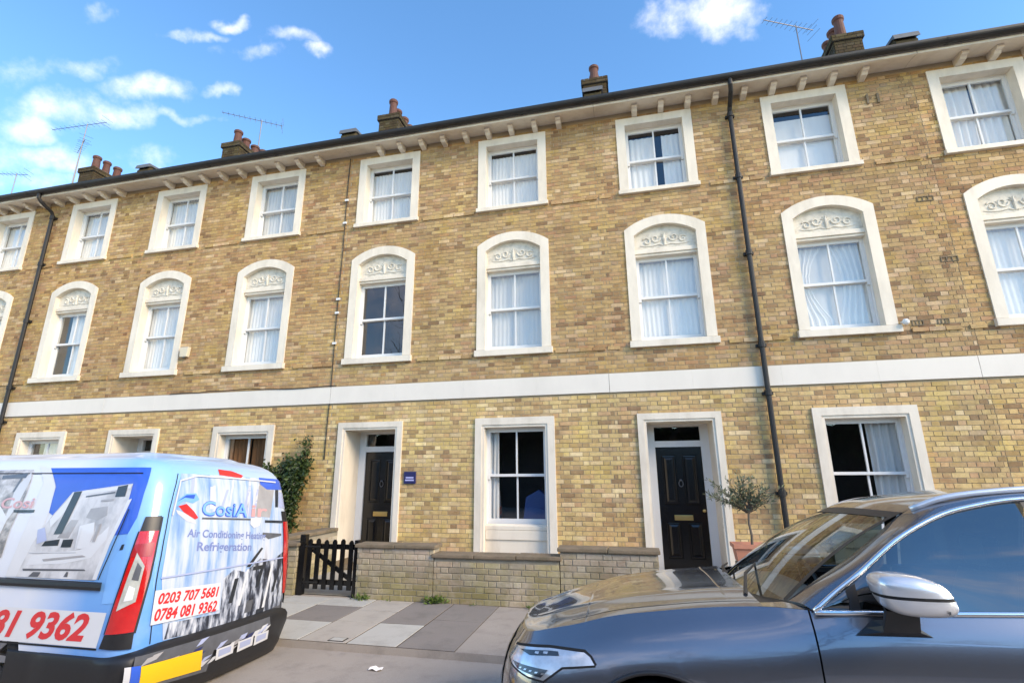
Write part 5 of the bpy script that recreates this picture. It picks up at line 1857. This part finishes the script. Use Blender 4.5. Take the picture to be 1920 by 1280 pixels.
# ------------------------------------------------------------------ the dark blue car
def build_car():
    car = thing('parked_car', CAR_LOC, 'dark blue estate car with silver door mirror cap, nose to the left in the foreground', 'car')
    car.rotation_euler = (R(CAR_ROLL), 0, R(CAR_YAW))
    OFF[car.name] = Vector((0, 0, 0))
    AL, AR, AZ = .91, .395, .40
    RL = 3.775
    Lof = [p[0] for p in PL]

    def s_at(L): return float(np.interp(L, Lof, PS))
    S = car_surf

    def zbot(L):
        z = .26
        for c in (AL, RL):
            if abs(L - c) < AR: z = max(z, AZ + math.sqrt(max(0, AR * AR - (L - c) ** 2)))
        return z
    svals = set(np.linspace(0, PS[-1], 190))
    for c in (AL, RL):
        for sg in (-1, 1):
            for d in (-.05, -.025, -.01, -.003, .0008): svals.add(s_at(c + sg * (AR + d)))
    svals = sorted(svals)
    DOOR1, DOOR2 = 1.63, 2.72
    vk = [0, .01, .025, .045, .07, .10, .14, .19, .25, .33]

    def column(s, mir):
        L = plan_at(s)[0][0]
        zt, zb = ZTOP(L), zbot(L)
        zs = [zt - v for v in vk if zt - v > zb + .02]
        while len(zs) < len(vk): zs.append(zs[-1] - (zs[-1] - zb) * .5)
        rest = 8
        lo = zs[-1]
        zs += [lo + (zb - lo) * (k / rest) for k in range(1, rest + 1)]
        out = []
        for z in zs:
            x, y, zz_ = S(s, z)
            out.append((x, -y if mir else y, zz_))
        return out
    def panel(s0, s1, name, parent, m=M['denim']):
        sv = [s0] + [s for s in svals if s0 + .002 < s < s1 - .002] + [s1]
        b = MB()
        for mir in (False, True):
            cs = [column(s, mir) for s in sv]
            b.grid(cs if not mir else cs[::-1])
            if not mir and s0 > .01:
                o = b.build(name, m, parent, smooth=True, world=False)
                b = MB()
            elif s0 > .01:
                b.build(name, m, parent, smooth=True, world=False)
        if s0 <= .01:
            o = recalc(b.build(name, m, parent, smooth=True, world=False))
        return o
    gp = .004
    sd1, sd2, sd3 = s_at(DOOR1), s_at(DOOR2), s_at(3.62)
    body = panel(0, sd1 - gp, 'front_body', car)
    d1 = panel(sd1 + gp, sd2 - gp, 'front_door', car)
    panel(sd2 + gp, sd3 - gp, 'rear_door', car)
    panel(sd3 + gp, PS[-1], 'rear_body', car)
    # dark inner shell seen through the gaps
    sv = [s for s in svals if s_at(1.3) < s < s_at(4.0)]
    for mir in (1, -1):
        b = MB().grid([[(S(s, z, -.02)[0], mir * S(s, z, -.02)[1], z) for z in (.45 if abs(plan_at(s)[0][0] - RL) > .45 and abs(plan_at(s)[0][0] - AL) > .45 else .85, .7 if abs(plan_at(s)[0][0] - RL) > .45 and abs(plan_at(s)[0][0] - AL) > .45 else .9, .95, 1.05)] for s in sv])
        b.build('inner_shell', M['gap'], car, world=False)
    # bonnet
    HB = 1.47
    sh_ = [s for s in svals if .02 < plan_at(s)[0][0] <= HB]
    rows = []
    m_ = 24
    for s in [0.02, .12, .25] + sh_:
        L0, W0, z0 = S(s, ZTOP(plan_at(s)[0][0]))
        W0 = -W0
        row = []
        for k in range(m_ + 1):
            a = -1 + 2 * k / m_
            cr_ = .045 * min(1, .25 + L0 / .6) * (1 - a * a)
            cr_ += .011 * min(1, L0 / .4) * math.exp(-((abs(a) - .60) / .085) ** 2)
            row.append((L0 - (.035 if L0 > 1.3 else 0) * (1 - a * a) * max(0, (L0 - 1.2) / .3), -a * W0, z0 + cr_ + (.002 if abs(a) < .99 else 0)))
        rows.append(row)
    bon = recalc(MB().grid(rows).build('bonnet', M['denim'], car, smooth=True, world=False))
    # bonnet shut lines along the wings
    for ka in (1, m_ - 1):
        pth = [Vector(r[ka]).lerp(Vector(r[ka + (1 if ka == 1 else -1)]), .25) + Vector((0, 0, .0012)) for r in rows if .45 < r[ka][0] < 1.44]
        MB().grid([[p + Vector((0, -.003, 0)) for p in pth], [p + Vector((0, .003, 0)) for p in pth]]).build('shut_line', M['gap'], bon, world=False)
    surf_line(S, [(.64, .803), (.991, .840), (1.204, .849), (1.241, .830), (1.266, .798)], .010, .003, M['gap'], 'shut_line', body)
    rows = []
    # greenhouse
    inner = [(1.575, .735, 1.105), (1.72, .715, 1.20), (1.90, .675, 1.305), (2.07, .63, 1.42), (2.23, .58, 1.525), (2.36, .60, 1.575), (2.53, .612, 1.607), (2.73, .62, 1.628), (3.2, .62, 1.645), (3.8, .60, 1.615), (4.2, .585, 1.565)]
    outer = [(1.645, .895, 1.090), (1.75, .872, 1.168), (1.88, .845, 1.255), (2.10, .79, 1.412), (2.33, .735, 1.522), (2.52, .713, 1.572), (2.67, .705, 1.596), (2.9, .702, 1.608), (3.3, .702, 1.605), (3.8, .712, 1.56), (4.2, .735, 1.47)]
    nI = 60
    ci, co_ = crom(inner, nI), crom(outer, nI)
    for mir in (1, -1):
        rows = []
        for i in range(nI):
            a, b_ = ci[i], co_[i]
            row = []
            for k in range(7):
                u = k / 6
                p = a + (b_ - a) * u
                bulge = .012 * math.sin(math.pi * u)
                row.append((float(p[0]), -mir * float(p[1] + bulge * .6), float(p[2] + bulge)))
            rows.append(row)
        recalc(MB().grid(rows if mir == 1 else rows[::-1]).build('roof_pillar', M['denim'], car, smooth=True, world=False))
    # scuttle and base of the pillars
    for mir in (1, -1):
        s_list = [1.42, 1.50, 1.56, 1.60, 1.63]
        r1 = [(S(s_at(L), ZTOP(L))[0], mir * S(s_at(L), ZTOP(L))[1], ZTOP(L) + .0015) for L in s_list]
        r2 = [(1.44, -mir * .72, 1.088), (1.50, -mir * .725, 1.093), (1.55, -mir * .735, 1.10), (1.60, -mir * .80, 1.10), (1.65, -mir * .885, 1.092)]
        recalc(MB().grid([r1, r2]).build('wing_top', M['denim'], car, smooth=True, world=False))
    b = MB()
    nW = 20
    b.grid([[(1.43 + dx - .05 * (1 - a * a), -a * .745, 1.075 + dz + .018 * (1 - a * a)) for a in [-1 + 2 * k / nW for k in range(nW + 1)]] for dx, dz in ((-.02, .018), (.08, -.004), (.16, .02))])
    b.build('scuttle_panel', M['black_trim'], car, smooth=True, world=False)
    # windscreen
    rows = []
    for j in range(13):
        v = j / 12
        row = []
        for k in range(nW + 1):
            a = -1 + 2 * k / nW
            L0, z0, w0 = 1.43 + .145 * abs(a) ** 2.2, 1.075 + .03 * abs(a) ** 2, .735
            L1, z1, w1 = 2.145 + .085 * abs(a) ** 2, 1.545 - .02 * abs(a) ** 2, .58
            bl = .030 * math.sin(math.pi * v)
            row.append((L0 + (L1 - L0) * v - bl * .5, -a * (w0 + (w1 - w0) * v), z0 + (z1 - z0) * v + bl))
        rows.append(row)
    ws = recalc(MB().grid(rows).build('windscreen', M['screen'], car, smooth=True, world=False))
    # black band round the glass
    b = MB()
    top = [(p[0] + .002, p[1], p[2] + .0035) for p in rows[-1]]
    top2 = [(r[0] + .002, r[1], r[2] + .0035) for r in rows[-2]]
    b.grid([top2, top])
    for e_ in (0, -1):
        i_ = 1 if e_ == 0 else -2
        b.grid([[(r[e_][0], r[e_][1] * 1.0, r[e_][2] + .004) for r in rows], [((r[e_][0] + (r[i_][0] - r[e_][0]) * .45), (r[e_][1] + (r[i_][1] - r[e_][1]) * .45), r[e_][2] + (r[i_][2] - r[e_][2]) * .45 + .004) for r in rows]])
    b.build('glass_border', M['black_trim'], ws, world=False)
    # roof skin
    rows = []
    idx = [i for i in range(nI) if ci[i][0] >= 2.22]
    rr0 = [(2.145 + .085 * abs(a) ** 2, -a * .58, 1.5475 - .02 * abs(a) ** 2) for a in [-1 + 2 * k / nW for k in range(nW + 1)]]
    rows.append(rr0)
    for i in idx[1:]:
        p = ci[i]
        rows.append([(float(p[0]) - .06 * (1 - abs(a) ** 2) * max(0, 1 - (p[0] - 2.25) / .4), -a * float(p[1]), float(p[2]) + .03 * (1 - abs(a) ** 2.2)) for a in [-1 + 2 * k / nW for k in range(nW + 1)]])
    recalc(MB().grid(rows).build('roof', M['denim'], car, smooth=True, world=False))
    # tail end above the waist
    b = MB()
    r_top = rows[-1]
    r_mid = [(4.48, y * 1.12, 1.30) for _, y, _ in r_top]
    r_low = [(4.56, y * 1.25, 1.205) for _, y, _ in r_top]
    b.grid([r_top, r_mid])
    tg = recalc(b.build('rear_window', M['carglass'], car, smooth=True, world=False))
    b = MB().grid([r_mid, r_low, [(4.30, y * 1.3, 1.20) for _, y, _ in r_top]])
    recalc(b.build('tailgate_top', M['denim'], car, smooth=True, world=False))
    # side glass
    for mir in (1, -1):
        bot = crom([(1.645, .893, 1.086), (2.0, .889, 1.097), (2.4, .888, 1.113), (3.2, .885, 1.148), (4.0, .86, 1.19), (4.36, .81, 1.22)], nI)
        topc = crom(outer + [(4.36, .80, 1.235)], nI)
        Lb = [1.66 + (4.34 - 1.66) * k / 69 for k in range(70)]
        bx, tx = [p[0] for p in bot], [p[0] for p in topc]
        def at(L, c, xs_): return (L, float(np.interp(L, xs_, [p[1] for p in c])), float(np.interp(L, xs_, [p[2] for p in c])))
        rows = []
        for L in Lb:
            p, q = at(L, bot, bx), at(L, topc, tx)
            rows.append([(L, -mir * (p[1] + (q[1] - p[1]) * u + .014 * math.sin(math.pi * u) - .006), p[2] + (q[2] - p[2]) * u) for u in [k / 6 for k in range(7)]])
        for (la, lb) in ((1.66, 2.70), (2.76, 3.58), (3.63, 4.34)):
            rs_ = [r for r in rows if la <= r[0][0] <= lb]
            recalc(MB().grid(rs_ if mir == 1 else rs_[::-1]).build('side_window', M['carglass'], car, smooth=True, world=False))
        for (la, lb) in ((2.69, 2.77), (3.57, 3.64)):
            rs_ = [[(L, -mir * (at(L, bot, bx)[1] + (at(L, topc, tx)[1] - at(L, bot, bx)[1]) * u + .014 * math.sin(math.pi * u) + .001), at(L, bot, bx)[2] + (at(L, topc, tx)[2] - at(L, bot, bx)[2]) * u) for u in [k / 6 for k in range(7)]] for L in (la, (la + lb) / 2, lb)]
            MB().grid(rs_).build('window_pillar', M['black_trim'], car, smooth=True, world=False)
        ch = MB()
        ch.tube([(p[0], -mir * (p[1] + .004), p[2]) for p in topc], .0125, 8)
        ch.tube([(p[0], -mir * (p[1] + .006), p[2] - .001) for p in bot], .0125, 8)
        ch.build('chrome_window_trim', M['chrome'], car, smooth=True, world=False)
        # triangular corner behind the mirror
        b = MB().add([(1.80, -mir * .893, 1.10), (1.845, -mir * .890, 1.10), (1.845, -mir * .872, 1.215), (1.80, -mir * .876, 1.185)], [(0, 1, 2, 3)])
        b.build('quarter_pillar', M['black_trim'], car, world=False)
        # roof rail
        rp = crom([(2.26, .61, 1.545), (2.40, .635, 1.600), (2.6, .645, 1.632), (2.9, .65, 1.652), (3.4, .645, 1.655), (3.9, .63, 1.620), (4.1, .62, 1.580)], 30)
        MB().tube([(p[0], -mir * p[1], p[2] - (0 if mir == 1 else .022)) for p in rp], .016, 8).build('roof_rail', M['silver'], car, smooth=True, world=False)
        # door mirror
        cL, cW, cz = (1.985, 1.065, 1.205) if mir == 1 else (2.10, .90, 1.20)
        rows_u, rows_l = [], []
        nu, nv = 28, 14
        def mp(th, ph):
            ct, st_ = math.cos(th), math.sin(th)
            cph, sph = math.cos(ph), math.sin(ph)
            f = lambda v, e_: math.copysign(abs(v) ** e_, v)
            x = f(cph, .5) * f(ct, .62)
            y = f(cph, .5) * f(st_, .62)
            z = f(sph, .62)
            hz = .082
            lean = 1 - .34 * max(0, x) ** 1.5 if z > 0 else 1 - .05 * max(0, x)
            return (cL + .135 * x - .026 * z, -mir * (cW + .120 * y * (1 - .12 * max(0, -x))), cz + hz * z * lean)
        cap_ = MB().grid([[mp(2 * math.pi * k / nu, math.pi / 2 * j / nv) for k in range(nu)] for j in range(0, nv + 1)], True)
        base = cap_.build('mirror_cap', M['silver'], car, smooth=True, world=False)
        low = MB().grid([[mp(2 * math.pi * k / nu, -math.pi / 2 * (.03 + .72 * j / nv)) for k in range(nu)] for j in range(0, nv + 1)], True)
        recalc(low.build('mirror_lower_shell', M['silver'], car, smooth=True, world=False))
        MB().grid([[mp(2 * math.pi * k / nu, -math.pi / 2 * (.74 + .26 * j / 6)) for k in range(nu)] for j in range(7)], True).build('mirror_underside', M['black_trim'], car, smooth=True, world=False)
        b = MB().grid([[((mp(2 * math.pi * k / nu, ph)[0] - cL) * .985 + cL, (mp(2 * math.pi * k / nu, ph)[1] + mir * cW) * .985 - mir * cW, mp(2 * math.pi * k / nu, ph)[2]) for k in range(nu)] for ph in (.03, -.06)], True)
        b.build('mirror_seam', M['gap'], car, world=False)
        MB().add([(2.06, -mir * 1.178, 1.145), (2.105, -mir * 1.14, 1.148), (2.105, -mir * 1.145, 1.160), (2.06, -mir * 1.184, 1.158)], [(0, 1, 2, 3)]).build('indicator', M['lamp_dark'], car, world=False)
        b = MB()
        fo = [(1.80, 1.035), (2.02, 1.045), (1.985, 1.10), (1.955, 1.165), (1.835, 1.165), (1.82, 1.10)]
        r1 = [(L, -mir * (.935 if z < 1.06 else .955), z - .005) for L, z in fo]
        r1 = [(1.795, -mir * .925, 1.005), (2.10, -mir * .925, 1.012), (2.03, -mir * .930, 1.05), (2.02, -mir * .925, 1.07), (1.87, -mir * .925, 1.07), (1.835, -mir * .930, 1.04)]
        r2 = [(1.885, -mir * .985, 1.035), (2.03, -mir * .985, 1.04), (2.02, -mir * .99, 1.06), (2.01, -mir * .985, 1.085), (1.895, -mir * .985, 1.085), (1.888, -mir * .985, 1.06)]
        r3 = [(1.90, -mir * 1.02, 1.125), (2.025, -mir * 1.02, 1.125), (2.02, -mir * 1.0, 1.145), (2.015, -mir * .98, 1.15), (1.91, -mir * .98, 1.15), (1.90, -mir * 1.0, 1.14)]
        recalc(b.grid([r1, r2, r3], True).build('mirror_foot', M['black_trim'], car, smooth=False, world=False))
    # headlamps
    for mir in (1, -1):
        def SS(s_, z, off=0.0):
            x, y, zz_ = car_surf(s_, z, off)
            return (x, mir * y, zz_)
        lamp = surf_patch(SS, [(0.625, 0.744), (0.655, 0.798), (0.991, 0.833), (1.202, 0.842), (1.235, 0.826), (1.260, 0.798), (1.084, 0.768), (0.981, 0.695), (0.883, 0.697), (0.704, 0.723)], .004, M['lamp_white'], 'headlamp', car, .025)
        surf_patch(SS, [(0.720, 0.738), (1.006, 0.745), (0.966, 0.706), (0.785, 0.715)], .007, M['lamp_dark'], 'lamp_insert', lamp, .025)
        surf_patch(SS, [(0.749, 0.796), (1.0, 0.824), (1.05, .827), (1.06, 0.812), (0.862, 0.787)], .007, M['lamp_dark'], 'lamp_insert', lamp, .025)
        for k in range(5):
            u = .81 + k * .04
            surf_patch(SS, [(u, .727), (u + .018, .729), (u + .012, .722), (u - .004, .720)], .0095, M['lamp_white'], 'lamp_lens', lamp, .05)
        for (u, z) in ((.90, .808), (.96, .816)):
            surf_patch(SS, [(u, z), (u + .03, z + .003), (u + .028, z - .008), (u, z - .008)], .0095, M['lamp_white'], 'lamp_lens', lamp, .05)
        surf_line(SS, [(0.625, 0.740), (0.704, 0.719), (0.883, 0.693), (0.981, 0.691), (1.084, 0.764), (1.264, 0.794)], .010, .003, M['gap'], 'lamp_gap', lamp)
        # lower corner of the bumper: dark intake behind the wheel side
        surf_patch(SS, [(0.62, .30), (0.98, .34), (1.0, .52), (0.66, .50)], .005, M['black_trim'], 'bumper_intake', body, .03)
        surf_line(SS, [(0.60, .27), (1.02, .30), (1.14, .36)], .05, .006, M['black_trim'], 'bumper_lip', body)
        # wheel arch lip and liner
        for c in (AL, RL):
            b = MB()
            pth = []
            for k in range(25):
                a = math.pi * (.02 + .96 * k / 24)
                L, z = c + AR * math.cos(a), AZ + AR * math.sin(a)
                x, y, _ = car_surf(s_at(L), z, .004)
                pth.append((x, mir * y, z))
            b.tube(pth, .011, 6)
            b.build('wheel_arch_lip', M['black_trim'], car, smooth=True, world=False)
            b = MB()
            b.grid([[(c + (AR - .003) * math.cos(a), -mir * q, AZ + (AR - .003) * math.sin(a)) for a in [math.pi * k / 24 for k in range(25)]] for q in (.90, .50)])
            b.add([(c + AR * math.cos(a), -mir * .5, AZ + AR * math.sin(a)) for a in [math.pi * k / 12 for k in range(13)]], [tuple(range(13))])
            b.build('wheel_arch_liner', M['gap'], car, world=False)
            wheel('wheel', car, (c, -mir * .80, .365), .365, .235, -mir)
    # grille
    def S2(s_, z, off=0.0):
        x, y, zz_ = car_surf(abs(s_), z, off)
        return (x, y if s_ >= 0 else -y, zz_)
    gr = surf_patch(S2, [(-.46, .53), (.46, .53), (.50, .70), (.44, .80), (-.44, .80), (-.50, .70)], .006, M['black_trim'], 'grille', car, .05)
    surf_line(S2, [(-.46, .53), (.46, .53), (.50, .70), (.44, .80), (-.44, .80), (-.50, .70), (-.46, .53)], .018, .010, M['chrome'], 'grille_surround', gr)
    for k in range(13):
        u = -.42 + k * .07
        surf_line(S2, [(u, .55), (u, .78)], .014, .012, M['chrome'], 'grille_bar', gr)
    surf_line(S2, [(-.42, .78), (.42, .57)], .03, .016, M['chrome'], 'grille_diagonal', gr)
    # wipers
    for (p0, p1) in (((1.40, -.62, 1.105), (1.60, .02, 1.205)), ((1.42, .05, 1.108), (1.50, .52, 1.145))):
        MB().tube([p0, ((p0[0] + p1[0]) / 2 - .03, (p0[1] + p1[1]) / 2, (p0[2] + p1[2]) / 2 + .02), p1], [.012, .009, .006], 6).build('wiper', M['black_trim'], car, world=False)
    # cabin: dashboard, seats, headrests, roof lining, steering wheel
    b = MB()
    b.grid([[(L, y, z + .02 * (1 - (y / .72) ** 2)) for y in [-.72 + .12 * k for k in range(13)]] for L, z in ((1.46, 1.05), (1.70, 1.085), (1.86, 1.07), (1.92, 1.00), (1.92, .6))])
    b.build('dashboard', M['cabin'], car, smooth=True, world=False)
    for y in (-.38, .38):
        st = MB().box(2.25, 2.80, y - .25, y + .25, .45, .62).build('seat', M['seat'], car, bevel=.05, world=False)
        b = MB()
        b.grid([[(2.78 + dx + .22 * t, y + w * .25 * (1 - .25 * t ** 3), .55 + .62 * t) for w in (-1, -.8, -.4, 0, .4, .8, 1)] for t in [k / 8 for k in range(9)] for dx in (0,)])
        b.grid([[(2.90 + .22 * t, y + w * .25 * (1 - .25 * t ** 3), .55 + .62 * t) for w in (1, .8, .4, 0, -.4, -.8, -1)] for t in [k / 8 for k in range(9)]])
        b.build('seat_back', M['seat'], st, smooth=True, world=False)
        MB().box(3.0, 3.1, y - .13, y + .13, 1.19, 1.38).build('headrest', M['seat_light'], st, bevel=.035, world=False)
    MB().tube([(2.02 - .10 * math.sin(a) * .5, .38 + .18 * math.cos(a), 1.02 + .17 * math.sin(a)) for a in [2 * math.pi * k / 24 for k in range(25)]], .015, 8).build('steering_wheel', M['black_trim'], car, smooth=True, world=False)
    b = MB().grid([[(L, a * w, z) for a in (-1, -.5, 0, .5, 1)] for L, w, z in ((2.2, .56, 1.515), (2.6, .60, 1.585), (3.2, .61, 1.61), (4.1, .57, 1.55))])
    b.build('roof_lining', M['seat_light'], car, world=False)
    MB().box(1.3, 4.4, -.8, .8, .22, .27).build('floor_pan', M['gap'], car, world=False)
    MB().add([(2.12, -.02, 1.46), (2.12, .18, 1.46), (2.10, .18, 1.40), (2.10, -.02, 1.40)], [(0, 1, 2, 3)]).build('rear_view_mirror', M['black_trim'], car, world=False)
    # door handle, swage
    surf_line(S, [(sd1 + .03, .985), (sd2 - .03, 1.0), (sd3, 1.01)], .006, .001, M['denim'], 'swage_line', d1)
    surf_patch(S, [(s_at(2.45), .955), (s_at(2.66), .96), (s_at(2.66), .99), (s_at(2.45), .985)], .018, M['denim'], 'door_handle', d1, .03)
    return car


build_car()


# ------------------------------------------------------------------ across the street: hedge and bare trees that the glass and paint reflect
def hedge(x0, x1, y, h, label):
    t = thing('hedge', ((x0 + x1) / 2, y, 0), label, 'hedge')
    MB().box(x0, x1, y - .5, y - .05, 0, h * .9).build('hedge_core', M['soil'], t)
    lf = MB()
    for k in range(int((x1 - x0) * 420)):
        x = rnd.uniform(x0, x1)
        hh = h * (1 + .18 * math.sin(x * 1.3) + .12 * math.sin(x * 3.7 + 1))
        z = hh * rnd.uniform(.03, 1) ** .7
        p = Vector((x, y + rnd.gauss(0, .12), z))
        leaf(lf, p, (rnd.gauss(0, .6), rnd.uniform(.1, 1), rnd.gauss(.3, .6)), rnd.uniform(.10, .22), rnd.uniform(.06, .12))
    lf.build('foliage', M['box_leaf'], t, kind='stuff')


hedge(-26, 26, -8.5, 4.4, 'unseen dark green hedge across the street, made tall to darken window reflections')  # out of view; height raised to darken what the ground floor panes reflect


def bare_tree(x, y, h, seed, label):
    rr = random.Random(seed)
    t = thing('bare_tree', (x, y, 0), label, 'tree', 'bare trees across the street')
    b = MB()
    tw = MB()

    def grow(p, d, l, r, depth):
        pts = [p]
        q = p
        dd = d
        for i in range(4):
            dd = (dd + Vector((rr.gauss(0, .13), rr.gauss(0, .13), rr.gauss(.03, .08)))).normalized()
            q = q + dd * l / 4
            pts.append(q)
        (b if depth < 3 else tw).tube(pts, [r * (1 - .12 * i) for i in range(5)], 7 if depth < 2 else 4 if depth < 4 else 3, cap=False)
        if depth >= 5: return
        for k in range(3 if depth < 4 else 2):
            i = rr.choice((2, 3, 4)) if k else 4
            ax = Vector((rr.gauss(0, 1), rr.gauss(0, 1), rr.gauss(0, .6))).normalized()
            nd = (dd + ax * rr.uniform(.5, .95)).normalized()
            grow(pts[i], nd, l * rr.uniform(.58, .80), r * rr.uniform(.48, .66), depth + 1)
    grow(Vector((x, y, 0)), Vector((0, 0, 1)), h * .32, .2, 0)
    b.build('trunk', M['twig'], t)
    tw.build('crown', M['twig'], t, kind='stuff')


bare_tree(-12.2, -5.2, 13, 3, 'bare street tree across the road, left')
bare_tree(1.5, -6.0, 10, 8, 'bare street tree across the road, behind the camera')
bare_tree(17.0, -7.0, 11, 15, 'bare street tree across the road, right')
